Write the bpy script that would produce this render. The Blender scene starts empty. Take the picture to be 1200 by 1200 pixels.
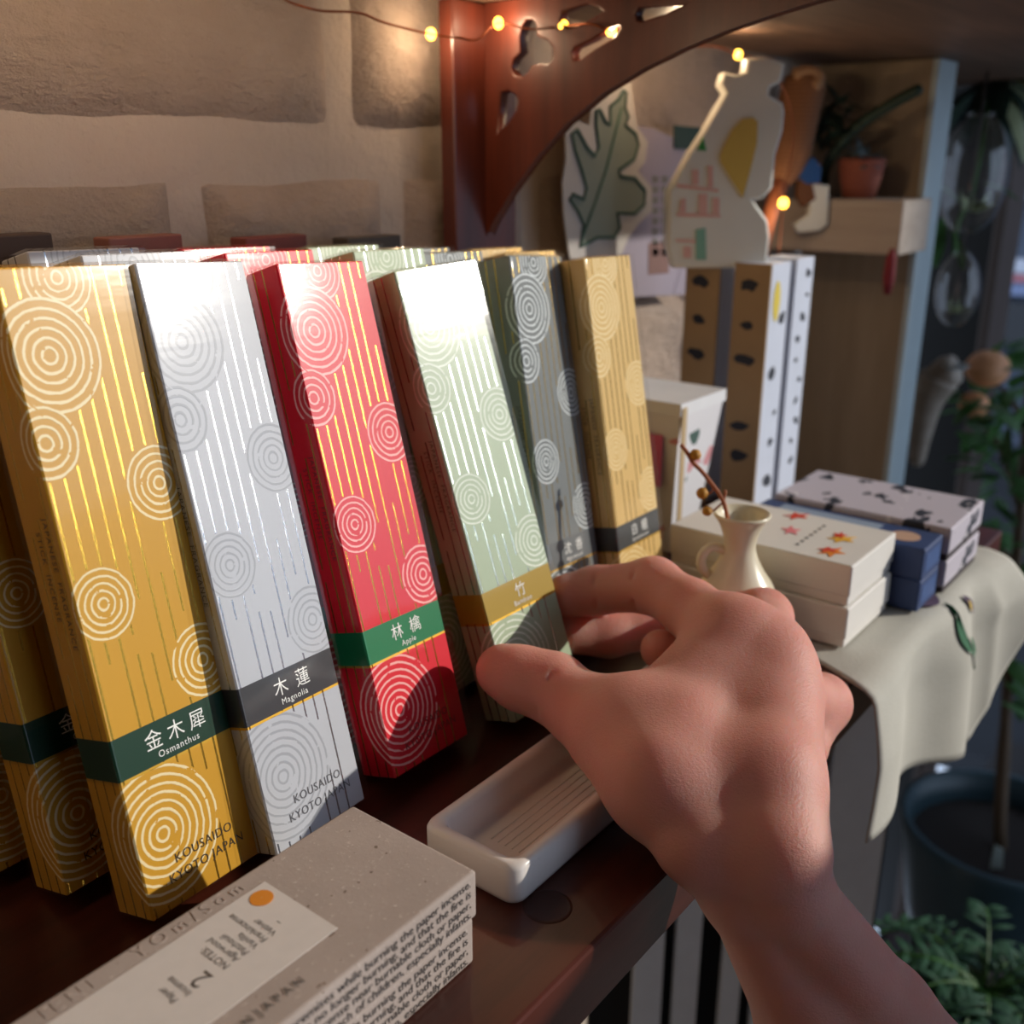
import bpy, bmesh, math, random
import numpy as np
from mathutils import Vector, Matrix, Euler, noise

# ---------------------------------------------------------------- camera, light, exposure
scene = bpy.context.scene
COL = scene.collection
CAM_H = 0.18
PITCH = math.atan2(410, 1200)
YAW = math.atan2(1000, math.hypot(1200, 410))
FWD = Vector((math.cos(YAW)*math.cos(PITCH), math.sin(YAW)*math.cos(PITCH), -math.sin(PITCH)))
RGT = FWD.cross(Vector((0, 0, 1))).normalized()
UPV = RGT.cross(FWD)
EYE = Vector((0, 0, CAM_H))
cd = bpy.data.cameras.new('camera')
cam = bpy.data.objects.new('camera', cd); COL.objects.link(cam)
cam.matrix_world = Matrix(((RGT.x, UPV.x, -FWD.x, EYE.x), (RGT.y, UPV.y, -FWD.y, EYE.y), (RGT.z, UPV.z, -FWD.z, EYE.z), (0, 0, 0, 1)))
cd.sensor_width = 36; cd.lens = 36; cd.clip_start = 0.01; cd.clip_end = 60
cd.dof.use_dof = True; cd.dof.focus_distance = 0.275; cd.dof.aperture_fstop = 12.5
scene.camera = cam

world = bpy.data.worlds.new('world'); scene.world = world; world.use_nodes = True
wb = world.node_tree.nodes['Background']
wb.inputs[0].default_value = (0.62, 0.76, 1.0, 1); wb.inputs[1].default_value = 1.35

SUN_AZ, SUN_EL = math.radians(-45.0), math.radians(19.3)
SUND = Vector((math.cos(SUN_AZ)*math.cos(SUN_EL), math.sin(SUN_AZ)*math.cos(SUN_EL), math.sin(SUN_EL)))
sl = bpy.data.lights.new('sun', 'SUN'); sl.energy = 3.25; sl.angle = math.radians(0.9); sl.color = (1.0, 0.93, 0.82)
so = bpy.data.objects.new('sun', sl); COL.objects.link(so)
so.rotation_euler = SUND.to_track_quat('Z', 'Y').to_euler(); so.location = SUND*3

vs = scene.view_settings
vs.view_transform = 'Standard'; vs.look = 'None'; vs.exposure = 0.0; vs.gamma = 1.0; vs.use_curve_mapping = False

# ---------------------------------------------------------------- helpers
def at(u, v, depth):                       # a point at a given distance in front of the photographer
    return EYE + (FWD + RGT*((u-600)/1200) + UPV*((600-v)/1200))*depth
def ray(u, v): return FWD + RGT*((u-600)/1200) + UPV*((600-v)/1200)
def on_x(u, v, x): r = ray(u, v); return EYE + r*(x/r.x)
def on_y(u, v, y): r = ray(u, v); return EYE + r*(y/r.y)
def on_z(u, v, z): r = ray(u, v); return EYE + r*((z-CAM_H)/r.z)

def lin(h):
    h = h.lstrip('#'); o = []
    for i in (0, 2, 4):
        c = int(h[i:i+2], 16)/255; o.append(c/12.92 if c <= .04045 else ((c+.055)/1.055)**2.4)
    return (*o, 1)

def link(o, parent=None):
    COL.objects.link(o)
    if parent is not None: o.parent = parent
    return o
def tag(o, label=None, cat=None, group=None, kind=None):
    if label: o['label'] = label
    if cat: o['category'] = cat
    if group: o['group'] = group
    if kind: o['kind'] = kind
    return o
def empty(name, loc=(0, 0, 0), rot=None):
    o = bpy.data.objects.new(name, None); o.empty_display_size = .01
    o.location = loc
    if rot is not None: o.rotation_euler = rot
    return link(o)
def mesh(name, verts, faces, mat, parent=None, smooth=False):
    m = bpy.data.meshes.new(name); m.from_pydata([tuple(v) for v in verts], [], faces); m.update()
    if smooth: m.polygons.foreach_set('use_smooth', [True]*len(m.polygons))
    if mat: m.materials.append(mat)
    return link(bpy.data.objects.new(name, m), parent)
def from_bm(name, bm, mat, parent=None, smooth=False):
    m = bpy.data.meshes.new(name); bmesh.ops.recalc_face_normals(bm, faces=bm.faces); bm.to_mesh(m); bm.free()
    if smooth: m.polygons.foreach_set('use_smooth', [True]*len(m.polygons))
    if mat: m.materials.append(mat)
    return link(bpy.data.objects.new(name, m), parent)
def bm_box(bm, lo, hi, bev=0, seg=2):
    lo, hi = Vector(lo), Vector(hi)
    r = bmesh.ops.create_cube(bm, size=1)
    for v in r['verts']:
        v.co = Vector((lo[i]+(v.co[i]+.5)*(hi[i]-lo[i]) for i in range(3)))
    if bev:
        es = list({e for v in r['verts'] for e in v.link_edges})
        bmesh.ops.bevel(bm, geom=es, offset=bev, segments=seg, affect='EDGES', profile=.5)
def box(name, lo, hi, mat, parent=None, bev=0, seg=2):
    bm = bmesh.new(); bm_box(bm, lo, hi, bev, seg)
    return from_bm(name, bm, mat, parent, smooth=False)
def lathe(name, prof, mat, parent=None, n=48, center=(0, 0, 0), smooth=True, squash=1.0):
    vs_, fs = [], []
    for r, z in prof:
        for k in range(n):
            a = 2*math.pi*k/n
            vs_.append((center[0]+r*math.cos(a), center[1]+r*math.sin(a)*squash, center[2]+z))
    for i in range(len(prof)-1):
        for k in range(n):
            a, b = i*n+k, i*n+(k+1) % n
            fs.append((a, b, b+n, a+n))
    fs.append(tuple(range(n))[::-1]) if prof[0][0] > 1e-5 else None
    o = mesh(name, vs_, fs, mat, parent, smooth)
    return o
def tube(name, pts, rad, mat, parent=None, n=10, closed=False, smooth=True):
    pts = [Vector(p) for p in pts]; rr = rad if isinstance(rad, (list, tuple)) else [rad]*len(pts)
    vs_, fs = [], []
    prev = None
    for i, p in enumerate(pts):
        if closed: t = pts[(i+1) % len(pts)] - pts[i-1]
        else: t = pts[min(i+1, len(pts)-1)] - pts[max(i-1, 0)]
        t.normalize()
        a = prev - t*prev.dot(t) if prev is not None else t.orthogonal()
        a.normalize(); prev = a; b = t.cross(a)
        for k in range(n):
            w = 2*math.pi*k/n; vs_.append(p + (a*math.cos(w)+b*math.sin(w))*rr[i])
    m = len(pts)
    for i in range(m if closed else m-1):
        for k in range(n):
            q = (k+1) % n; j = (i+1) % m
            fs.append((i*n+k, i*n+q, j*n+q, j*n+k))
    if not closed:
        fs.append(tuple(range(n))[::-1]); fs.append(tuple((m-1)*n+k for k in range(n)))
    return mesh(name, vs_, fs, mat, parent, smooth)
def spline(pts, n=8):
    pts = [Vector(p) for p in pts]; out = []
    for i in range(len(pts)-1):
        p0, p1, p2, p3 = pts[max(i-1, 0)], pts[i], pts[i+1], pts[min(i+2, len(pts)-1)]
        for k in range(n):
            t = k/n
            out.append(.5*((2*p1)+(p2-p0)*t+(2*p0-5*p1+4*p2-p3)*t*t+(3*p1-p0-3*p2+p3)*t**3))
    out.append(pts[-1]); return out
def bake(o, name, mat, parent=None):
    dg = bpy.context.evaluated_depsgraph_get()
    m = bpy.data.meshes.new_from_object(o.evaluated_get(dg))
    c = o.data; bpy.data.objects.remove(o)
    m.name = name; m.materials.clear(); m.materials.append(mat)
    return link(bpy.data.objects.new(name, m), parent)
def plate(name, outline, thick, mat, parent=None, holes=(), matrix=None, bev=0):
    """flat cut-out board: 2D outline (and holes) filled and given thickness"""
    c = bpy.data.curves.new(name, 'CURVE'); c.dimensions = '2D'; c.fill_mode = 'BOTH'; c.extrude = thick/2
    c.bevel_depth = bev; c.bevel_resolution = 2
    for poly in [outline, *holes]:
        s = c.splines.new('POLY'); s.points.add(len(poly)-1); s.use_cyclic_u = True
        for p, q in zip(s.points, poly): p.co = (q[0], q[1], 0, 1)
    o = link(bpy.data.objects.new(name, c))
    r = bake(o, name, mat, parent)
    if matrix is not None: r.data.transform(matrix)
    return r
def lettering(body, size, mat, parent, matrix, align='LEFT', spacing=1.0, line=1.0, name='lettering', thick=0, sx=1.0):
    c = bpy.data.curves.new(name, 'FONT'); c.body = body; c.size = size; c.align_x = align
    c.space_character = spacing; c.space_line = line; c.extrude = thick; c.resolution_u = 3
    o = link(bpy.data.objects.new(name, c)); r = bake(o, name, mat, parent)
    r.data.transform(matrix @ Matrix.Diagonal((sx, 1, 1, 1))); return r
def frame(o, x, y):                        # matrix from an origin and two in-plane axes
    x = Vector(x).normalized(); y = Vector(y).normalized(); z = x.cross(y)
    return Matrix(((x.x, y.x, z.x, o[0]), (x.y, y.y, z.y, o[1]), (x.z, y.z, z.z, o[2]), (0, 0, 0, 1)))

# ---------------------------------------------------------------- materials
class NT:
    def __init__(s, name):
        s.mat = bpy.data.materials.new(name); s.mat.use_nodes = True
        s.t = s.mat.node_tree; s.b = s.t.nodes['Principled BSDF']
    def n(s, kind, **kw):
        n = s.t.nodes.new(kind)
        for k, v in kw.items(): setattr(n, k, v)
        return n
    def put(s, sock, v):
        if isinstance(v, bpy.types.NodeSocket): s.t.links.new(v, sock)
        else: sock.default_value = v
    def m(s, op, a, b=None, c=None, clamp=False):
        n = s.n('ShaderNodeMath', operation=op, use_clamp=clamp)
        for i, v in enumerate((a, b, c)):
            if v is not None: s.put(n.inputs[i], v)
        return n.outputs[0]
    def mix(s, f, a, b):
        n = s.n('ShaderNodeMix', data_type='RGBA')
        s.put(n.inputs[0], f); s.put(n.inputs[6], a); s.put(n.inputs[7], b); return n.outputs[2]
    def noise(s, vec, scale, detail=3, rough=.5, dim='3D'):
        n = s.n('ShaderNodeTexNoise'); n.noise_dimensions = dim
        if vec is not None: s.put(n.inputs['Vector'], vec)
        n.inputs['Scale'].default_value = scale; n.inputs['Detail'].default_value = detail; n.inputs['Roughness'].default_value = rough
        return n.outputs[0]
    def obj(s): return s.n('ShaderNodeTexCoord').outputs['Object']
    def uv(s): return s.n('ShaderNodeTexCoord').outputs['UV']
    def mapping(s, vec, scale=(1, 1, 1), rot=(0, 0, 0), loc=(0, 0, 0)):
        n = s.n('ShaderNodeMapping'); s.put(n.inputs[0], vec); n.inputs['Scale'].default_value = scale
        n.inputs['Rotation'].default_value = rot; n.inputs['Location'].default_value = loc; return n.outputs[0]
    def ramp(s, f, stops):
        n = s.n('ShaderNodeValToRGB'); s.put(n.inputs[0], f); e = n.color_ramp.elements
        while len(e) < len(stops): e.new(.5)
        for k, (p, c) in zip(e, stops): k.position = p; k.color = c
        return n.outputs[0]
    def bump(s, h, strength=.3, dist=.001):
        n = s.n('ShaderNodeBump'); n.inputs['Strength'].default_value = strength; n.inputs['Distance'].default_value = dist
        s.put(n.inputs['Height'], h); s.t.links.new(n.outputs[0], s.b.inputs['Normal']); return n.outputs[0]
    def set(s, **kw):
        for k, v in kw.items(): s.put(s.b.inputs[k.replace('_', ' ')], v)
        return s
def plain(name, c, rough=.5, metal=0, spec=.5, emit=None, estr=0, var=.08, scale=60):
    """a surface of one colour with a little mottling"""
    t = NT(name); c = lin(c) if isinstance(c, str) else c
    f = t.noise(t.obj(), scale, 3)
    d = tuple(x*(1-var) for x in c[:3])+(1,); e = tuple(min(1, x*(1+var)) for x in c[:3])+(1,)
    t.set(Base_Color=t.mix(f, d, e), Roughness=rough, Metallic=metal)
    t.b.inputs['Specular IOR Level'].default_value = spec
    if emit: t.b.inputs['Emission Color'].default_value = lin(emit); t.b.inputs['Emission Strength'].default_value = estr
    return t.mat
def wood(name, dark, light, rough=.4, axis='x', scale=1.0, bump=.15, coat=0):
    t = NT(name); sc = {'x': (6, 60, 60), 'y': (60, 6, 60), 'z': (60, 60, 6)}[axis]
    v = t.mapping(t.obj(), tuple(k*scale for k in sc))
    a = t.noise(v, 1.6, 6, .6); b = t.noise(t.obj(), 9*scale, 2)
    f = t.m('ADD', t.m('MULTIPLY', a, .75), t.m('MULTIPLY', b, .3))
    t.set(Base_Color=t.ramp(f, [(.3, lin(dark)), (.75, lin(light))]), Roughness=rough)
    t.b.inputs['Coat Weight'].default_value = coat; t.b.inputs['Coat Roughness'].default_value = .25
    t.bump(a, bump, .0006); return t.mat
def film_mat(name, rough=.10, strength=.8):
    t = NT(name); t.t.nodes.remove(t.b)
    tr = t.n('ShaderNodeBsdfTransparent'); gl = t.n('ShaderNodeBsdfGlossy'); gl.inputs['Roughness'].default_value = rough
    ge = t.n('ShaderNodeNewGeometry'); dt = t.n('ShaderNodeVectorMath', operation='DOT_PRODUCT')
    t.t.links.new(ge.outputs['Incoming'], dt.inputs[0]); t.t.links.new(ge.outputs['Normal'], dt.inputs[1])
    mx = t.n('ShaderNodeMixShader')
    f = t.m('POWER', t.m('SUBTRACT', 1.0, t.m('ABSOLUTE', dt.outputs['Value']), clamp=True), 5.0)   # thin sheet: same reflectance from both sides
    f = t.m('MULTIPLY', t.m('ADD', .045, t.m('MULTIPLY', f, .9)), strength, clamp=True)
    v = t.mapping(t.obj(), (30, 30, 160)); ns = t.noise(v, 1.0, 3)
    bp = t.n('ShaderNodeBump'); bp.inputs['Strength'].default_value = .05; bp.inputs['Distance'].default_value = .0008
    t.t.links.new(ns, bp.inputs['Height']); t.t.links.new(bp.outputs[0], gl.inputs['Normal'])
    t.t.links.new(f, mx.inputs[0]); t.t.links.new(tr.outputs[0], mx.inputs[1]); t.t.links.new(gl.outputs[0], mx.inputs[2])
    t.t.links.new(mx.outputs[0], t.t.nodes['Material Output'].inputs[0]); return t.mat

M = {}
M['shelf'] = wood('dark_wood', '#2a0f0a', '#5e2a1c', .32, 'x', 1.0, .2, .3)
M['bracket'] = wood('bracket_wood', '#42190f', '#6c2e1d', .4, 'z', 1.2, .15, .2)
M['upper'] = wood('upper_wood', '#5a4436', '#8a6b56', .55, 'x', 1.0, .15)
M['film'] = film_mat('clear_film')
M['glass'] = film_mat('clear_glass', .03, 2.2)
M['white_ink'] = plain('white_ink', '#f2f2ee', .5)
M['black_ink'] = plain('black_ink', '#2a2726', .6)
M['grey_ink'] = plain('grey_ink', '#55504c', .5)
# ---------------------------------------------------------------- the setting
WALL_Y, Z_UP, SHELF_Y = .32, .243, .109
# mortar bed and stones of the old wall
tm = NT('mortar'); o_ = tm.obj(); n1 = tm.noise(o_, 45, 8, .65); n2 = tm.noise(o_, 9, 3)
tm.set(Base_Color=tm.mix(n2, lin('#b3a393'), lin('#d3c5b6')), Roughness=.9); tm.bump(n1, .7, .004)
ts = NT('stone'); o_ = ts.obj(); a = ts.noise(o_, 14, 5, .6); b = ts.noise(ts.mapping(o_, (30, 30, 60)), 3, 8, .7); c_ = ts.noise(o_, 170, 6, .7)
inf = ts.n('ShaderNodeObjectInfo').outputs['Random']
cc = ts.ramp(ts.m('ADD', ts.m('MULTIPLY', a, .7), ts.m('MULTIPLY', b, .35)), [(.3, lin('#a38c7a')), (.55, lin('#c2ab9a')), (.8, lin('#d6c5b6'))])
cc = ts.mix(ts.m('MULTIPLY', inf, .5), cc, lin('#c8bdb0'))
ts.set(Base_Color=cc, Roughness=.92); ts.bump(ts.m('ADD', b, ts.m('MULTIPLY', c_, .6)), .9, .006)
wall = box('wall_back', (-.75, WALL_Y, -.85), (1.0, WALL_Y+.25, 1.3), tm.mat)
tag(wall, 'old stone wall with pale plaster joints behind the shelf', kind='structure')
random.seed(4)
def stone(x0, x1, z0, z1, proud=.008, seed=0):
    nx, nz = 34, 18; vs_, fs = [], []
    for j in range(nz+1):
        for i in range(nx+1):
            u, w = i/nx, j/nz
            # round the outline and let the edges fall back into the mortar
            e = min(u*(x1-x0), (1-u)*(x1-x0), w*(z1-z0), (1-w)*(z1-z0))
            k = min(1, e/.018); k = math.sin(k*math.pi/2)
            x = x0+u*(x1-x0); z = z0+w*(z1-z0)
            n = noise.noise(Vector((x*22, seed*3.1, z*22)))*.5+noise.noise(Vector((x*70, seed, z*70)))*.25
            wob = noise.noise(Vector((x*30+seed, 4, z*30)))*.003
            vs_.append((x+wob*(1-k), WALL_Y+.002-(proud+n*.006)*k, z+wob*(1-k)))
    for j in range(nz):
        for i in range(nx):
            a = j*(nx+1)+i; fs.append((a, a+1, a+nx+2, a+nx+1))
    return mesh('stone', vs_, fs, ts.mat, wall, True)
def wx(u, v): return on_y(u, v, WALL_Y-.01)
zA = wx(200, 150).z; zB0 = wx(120, 200).z
xs_top = [-.6, -.32, wx(-140, 80).x, wx(425, 80).x-.004, wx(655, 120).x, .70, 1.0]
for i in range(len(xs_top)-1): stone(xs_top[i]+.004, xs_top[i+1]-.004, zA, zA+.115, .007, i)
xs_2 = [-.7, -.45, -.2, wx(-30, 240).x-.05, wx(238, 240).x, wx(480, 250).x, wx(640, 250).x, .62, .8, 1.0]
for i in range(len(xs_2)-1): stone(xs_2[i]+.005, xs_2[i+1]-.005, zB0-.062, zB0-.002, .009, 20+i)
zc = zB0-.07
for r in range(5):
    x = -.75+.07*(r % 2)
    while x < .95:
        w_ = random.uniform(.14, .24); stone(x+.004, min(1.0, x+w_)-.004, zc-.085, zc, .01, 40+r*11+int(x*10)); x += w_
    zc -= .094
zc = zA+.125
for r in range(4):
    x = -.75+.1*(r % 2)
    while x < .95:
        w_ = random.uniform(.18, .3); stone(x+.004, min(1.0, x+w_)-.004, zc, zc+.11, .01, 140+r*11+int(x*10)); x += w_
    zc += .12

# lower shelf board, upper shelf board
shelf = empty('display_shelf', (.0, SHELF_Y, 0))
tag(shelf, 'dark polished wooden shelf board that carries all the boxes', 'shelf')
bd = box('board', (-.45, 0, -.0215), (.548, WALL_Y-.004-SHELF_Y, 0), M['shelf'], shelf, .0012)
lf = lathe('ring_mark', [(.0050, .0), (.0054, .00012), (.0060, .00012), (.0064, .0)], plain('ring_mark', '#3c1c13', .4), shelf, 40, (.1745, .0170, .00005))
lf['label'] = 'dark round ring mark in the wood'
us = empty('upper_shelf', (0, .104, Z_UP))
tag(us, 'brown wooden upper shelf board seen from below', 'shelf')
box('board', (-.45, 0, 0), (1.0, WALL_Y-.014-.104, .022), M['upper'], us, .001)
box('front_edge', (-.45, -.004, -.002), (1.0, 0, .024), wood('edge_wood', '#8a6a4c', '#c29a72', .5), us, .0008)

# room shell: floor, ceiling and the inner walls away from the window
fl = NT('floor'); v_ = fl.obj(); fl.set(Base_Color=fl.ramp(fl.noise(fl.mapping(v_, (2, 14, 2)), 2, 5), [(.3, lin('#15110f')), (.8, lin('#2c2521'))]), Roughness=.6)
tag(box('floor', (-1.1, -1.6, -.9), (1.9, WALL_Y, -.85), fl.mat), 'dark plank floor far below the shelf', kind='structure')
tag(box('ceiling', (-1.1, -1.6, 1.3), (1.9, WALL_Y+.2, 1.35), plain('ceiling', '#8d857c', .9)), 'plain ceiling of the shop', kind='structure')
tag(box('wall_left', (-1.15, -1.6, -.85), (-1.1, WALL_Y+.2, 1.3), plain('inner_wall', '#6b5a4c', .9)), 'plain brown inner wall of the shop', kind='structure')

tag(box('wall_right', (-1.15, -1.65, -.85), (.15, -1.6, 1.3), plain('inner_wall_end', '#5c4c40', .9)), 'plain brown wall closing the shop behind the photographer', kind='structure')

# fretwork bracket under the upper shelf
bx_ = .363
def yz(u, v): p = on_x(u, v, bx_); return (-p.y, p.z)
arch = [(960, 0), (905, 17), (850, 36), (800, 57), (750, 82), (705, 110), (662, 146), (627, 186), (598, 226), (576, 262), (562, 296)]
outl = [yz(560, 330), yz(545, 330)] + [yz(537, 200)]
pA = yz(538, 60)
outl = [(-(WALL_Y-.014), .135), (-(WALL_Y-.014), Z_UP-.0005), (-.135, Z_UP-.0005), (-.135, Z_UP-.010)]
ap = [yz(*q) for q in arch]
ap = [q for q in ap if q[0] < -.137]
outl += ap + [(ap[-1][0]-.006, .135)]
def hole(pts): return [yz(480+x/3, y/3) for x, y in pts]
h1 = hole([(392, 85), (405, 62), (430, 60), (447, 80), (450, 120), (485, 135), (510, 165), (508, 205), (485, 232), (455, 228), (432, 236), (415, 262), (395, 278), (365, 270), (350, 240), (360, 205), (385, 180), (380, 130)])
h2 = hole([(315, 320), (345, 313), (372, 325), (385, 352), (376, 395), (345, 438), (300, 482)])
h3 = hole([(522, 70), (530, 35), (560, 8), (620, 5), (660, 18), (692, 38), (640, 70), (590, 100), (550, 106)])
h4 = hole([(562, 185), (575, 162), (640, 132), (700, 92), (735, 80), (747, 98), (722, 135), (650, 180), (600, 216), (572, 218)])
h5 = hole([(786, 50), (800, 20), (860, -10), (960, -30), (1040, -40), (1000, 5), (900, 55), (815, 82), (795, 76)])
h5 = [q for q in h5 if q[1] < Z_UP-.006]; h3 = [q for q in h3 if q[1] < Z_UP-.004]
br = empty('shelf_bracket', (bx_, WALL_Y-.014, .135))
tag(br, 'reddish brown wooden fretwork bracket with leaf-shaped cut-outs under the upper shelf', 'bracket')
mt = Matrix.Translation((-bx_, -(WALL_Y-.014), -.135)) @ Matrix(((0, 0, 1, bx_+.003), (-1, 0, 0, 0), (0, 1, 0, 0), (0, 0, 0, 1)))
plate('fretwork_panel', outl, .004, M['bracket'], br, [h for h in (h1, h2, h3, h4, h5) if len(h) > 3], mt, .0008)
box('wall_post', (-.020, -.005, -.01), (.022, .003, Z_UP-.1355), M['bracket'], br, .001)

# added out-of-view pedestal, sized only to keep the sun off the forearm
SD = Vector((SUND.x, SUND.y, 0)).normalized(); LD = Vector((-SD.y, SD.x, 0))
pe = empty('sun_blocking_pedestal', tuple(SD*.52+LD*.10+Vector((0, 0, -.85)))); pe.rotation_euler = (0, 0, SUN_AZ)
PH = .85-.017+.52*math.tan(SUN_EL)
box('column', (0.01, -.10, 0), (.19, .112, PH-.03), plain('sun_block_paint', '#7a7068', .7), pe, .002)
box('top_board', (0, -.11, PH-.03), (.20, .122, PH), wood('sun_block_wood', '#5a4030', '#8a6a50', .5), pe, .002)
tag(pe, 'square pedestal added out of view to shade the forearm', 'pedestal')
# ---------------------------------------------------------------- wrapped incense cartons
BW, BD, BL = .0347, .014, .1525            # width, depth, height of one carton
CIRC = [(15, 150, 8.6, 5), (8.6, 133, 13, 6), (2.6, 114.2, 8.2, 4), (29.6, 100, 9.2, 5), (7, 76, 8.4, 5), (30.4, 54.6, 9.2, 5), (8, 18.5, 16.5, 8)]
def carton_mat(name, base, ring, foil, band, rough=.45, foil_dark=1.0):
    t = NT(name); sp = t.n('ShaderNodeSeparateXYZ'); t.put(sp.inputs[0], t.uv()); U, V = sp.outputs[0], sp.outputs[1]
    uv = t.uv(); wob = t.noise(uv, .35, 4, .6); brk = t.noise(uv, .22, 3, .6)
    rings = 0.0; inside = 0.0
    for cx, cy, R, k in CIRC:
        d = t.m('SQRT', t.m('ADD', t.m('POWER', t.m('SUBTRACT', U, cx), 2.0), t.m('POWER', t.m('SUBTRACT', V, cy), 2.0)))
        d = t.m('ADD', d, t.m('MULTIPLY', t.m('SUBTRACT', wob, .5), .7))
        ins = t.m('LESS_THAN', d, R)
        fr = t.m('FRACT', t.m('DIVIDE', d, R/k))
        ln = t.m('SMOOTH_MIN', 1.0, t.m('MULTIPLY', t.m('MAXIMUM', t.m('SUBTRACT', fr, .62), 0.0), 8.0), .05)
        rings = t.m('MAXIMUM', t.m('MULTIPLY', rings, t.m('SUBTRACT', 1.0, ins)), t.m('MULTIPLY', ins, ln))
        inside = t.m('MAXIMUM', inside, t.m('LESS_THAN', d, R+.5))
    rings = t.m('MULTIPLY', rings, t.m('GREATER_THAN', brk, .38), clamp=True)
    # foil stripes, broken up along their length
    per = 3.85; su = t.m('DIVIDE', t.m('ADD', U, .8), per); idx = t.m('FLOOR', su); fx = t.m('ABSOLUTE', t.m('SUBTRACT', t.m('FRACT', su), .5))
    cv = t.n('ShaderNodeCombineXYZ'); t.put(cv.inputs[0], t.m('MULTIPLY', idx, 7.3)); t.put(cv.inputs[1], t.m('MULTIPLY', V, .028))
    lon = t.noise(cv.outputs[0], 1.0, 1)
    crumb = t.noise(t.mapping(uv, (2.2, 1.1, 1)), 1.0, 4, .7)
    wdt = t.m('ADD', .015, t.m('MULTIPLY', crumb, .115))
    st = t.m('MULTIPLY', t.m('LESS_THAN', fx, wdt), t.m('GREATER_THAN', lon, .40))
    st = t.m('MULTIPLY', st, t.m('SUBTRACT', 1.0, inside))
    bandm = t.m('MULTIPLY', t.m('GREATER_THAN', V, 35.0), t.m('LESS_THAN', V, 45.2))
    gline = t.m('MULTIPLY', t.m('GREATER_THAN', V, 34.3), t.m('LESS_THAN', V, 35.0))
    st = t.m('MULTIPLY', st, t.m('SUBTRACT', 1.0, bandm))
    c = t.mix(t.m('MULTIPLY', t.noise(uv, .08, 2), .25), lin(base), tuple(x*.82 for x in lin(base)[:3])+(1,))
    c = t.mix(t.m('MULTIPLY', rings, t.m('SUBTRACT', 1.0, bandm)), c, lin(ring)); c = t.mix(st, c, lin(foil)); c = t.mix(bandm, c, lin(band)); c = t.mix(gline, c, lin('#c9a040'))
    met = t.m('MULTIPLY', t.m('MAXIMUM', st, gline), .92)
    t.set(Base_Color=c, Metallic=met, Roughness=t.m('SUBTRACT', rough, t.m('MULTIPLY', st, rough-.17)))
    t.b.inputs['Specular IOR Level'].default_value = .3
    t.bump(t.m('ADD', t.m('MULTIPLY', crumb, st), t.m('MULTIPLY', rings, .4)), .35, .0003)
    return t.mat
KINDS = {
    'gold':  (carton_mat('gold_carton', '#cf9a2c', '#f0dfb0', '#d9b24a', '#123b2b'), '金木犀', 'Osmanthus'),
    'white': (carton_mat('white_carton', '#c0c3ca', '#a4a7ae', '#b9bfc8', '#34353a'), '木蓮', 'Magnolia'),
    'red':   (carton_mat('red_carton', '#e2182f', '#ffb9b4', '#d0a040', '#0f7a4c'), '林檎', 'Apple'),
    'green': (carton_mat('green_carton', '#b3c4a4', '#e6eede', '#c4d2cc', '#b0912f'), '竹', 'Bamboo'),
    'grey':  (carton_mat('grey_carton', '#777c7c', '#d3dadb', '#c8a650', '#6a6e70'), '沈香', 'Agarwood'),
    'beige': (carton_mat('beige_carton', '#dcb873', '#efd9a4', '#b98f3a', '#3c3e40'), '白檀', 'Sandalwood'),
}
def carton_mesh(mat):
    bm = bmesh.new(); bm_box(bm, (0, 0, 0), (BW, BD, BL), .0004, 1)
    m = bpy.data.meshes.new('carton'); bmesh.ops.recalc_face_normals(bm, faces=bm.faces); bm.to_mesh(m); bm.free()
    uvl = m.uv_layers.new(name='unwrap')
    for p in m.polygons:
        n = p.normal
        for li in p.loop_indices:
            c = m.vertices[m.loops[li].vertex_index].co*1000
            if abs(n.x) > .8: uv = (-c.y if n.x < 0 else BW*1000+c.y, c.z)
            elif abs(n.y) > .8 and n.y > 0: uv = (BW*1000+BD*1000+(BW*1000-c.x), c.z)
            elif abs(n.z) > .8: uv = (c.x, BL*1000+c.y if n.z > 0 else -c.y)
            else: uv = (c.x if c.y < 1 else -c.y, c.z)
            uvl.data[li].uv = uv
    m.materials.append(mat); return m
def film_mesh():
    # cellophane sleeve a little larger than the carton, with soft folded edges
    g = .0009; nx, ny, nz = 6, 3, 24; bm = bmesh.new()
    bm_box(bm, (-g, -g, -.0003), (BW+.0022, BD+g, BL+.0007), .0011, 3)
    bmesh.ops.subdivide_edges(bm, edges=[e for e in bm.edges if abs(e.verts[0].co.z-e.verts[1].co.z) > .05], cuts=14)
    for v in bm.verts:
        n = noise.noise(Vector((v.co.x*60, v.co.y*60, v.co.z*45)))
        if .003 < v.co.z < BL-.003: v.co += Vector((n*.00030, -abs(n)*.00006 if v.co.y < .002 else 0, 0))
    bmesh.ops.recalc_face_normals(bm, faces=bm.faces)
    m = bpy.data.meshes.new('film'); bm.to_mesh(m); bm.free()
    m.polygons.foreach_set('use_smooth', [p.area < 2e-5 for p in m.polygons]); m.materials.append(M['film']); return m
FILM = film_mesh()
CART = {k: carton_mesh(v[0]) for k, v in KINDS.items()}
INK = {'gold': '#3a2c14', 'white': '#55565c', 'red': '#7a1018', 'green': '#5a6450', 'grey': '#303234', 'beige': '#4c3a1a'}
INKM = {k: plain(k+'_print', c, .5) for k, c in INK.items()}
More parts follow.
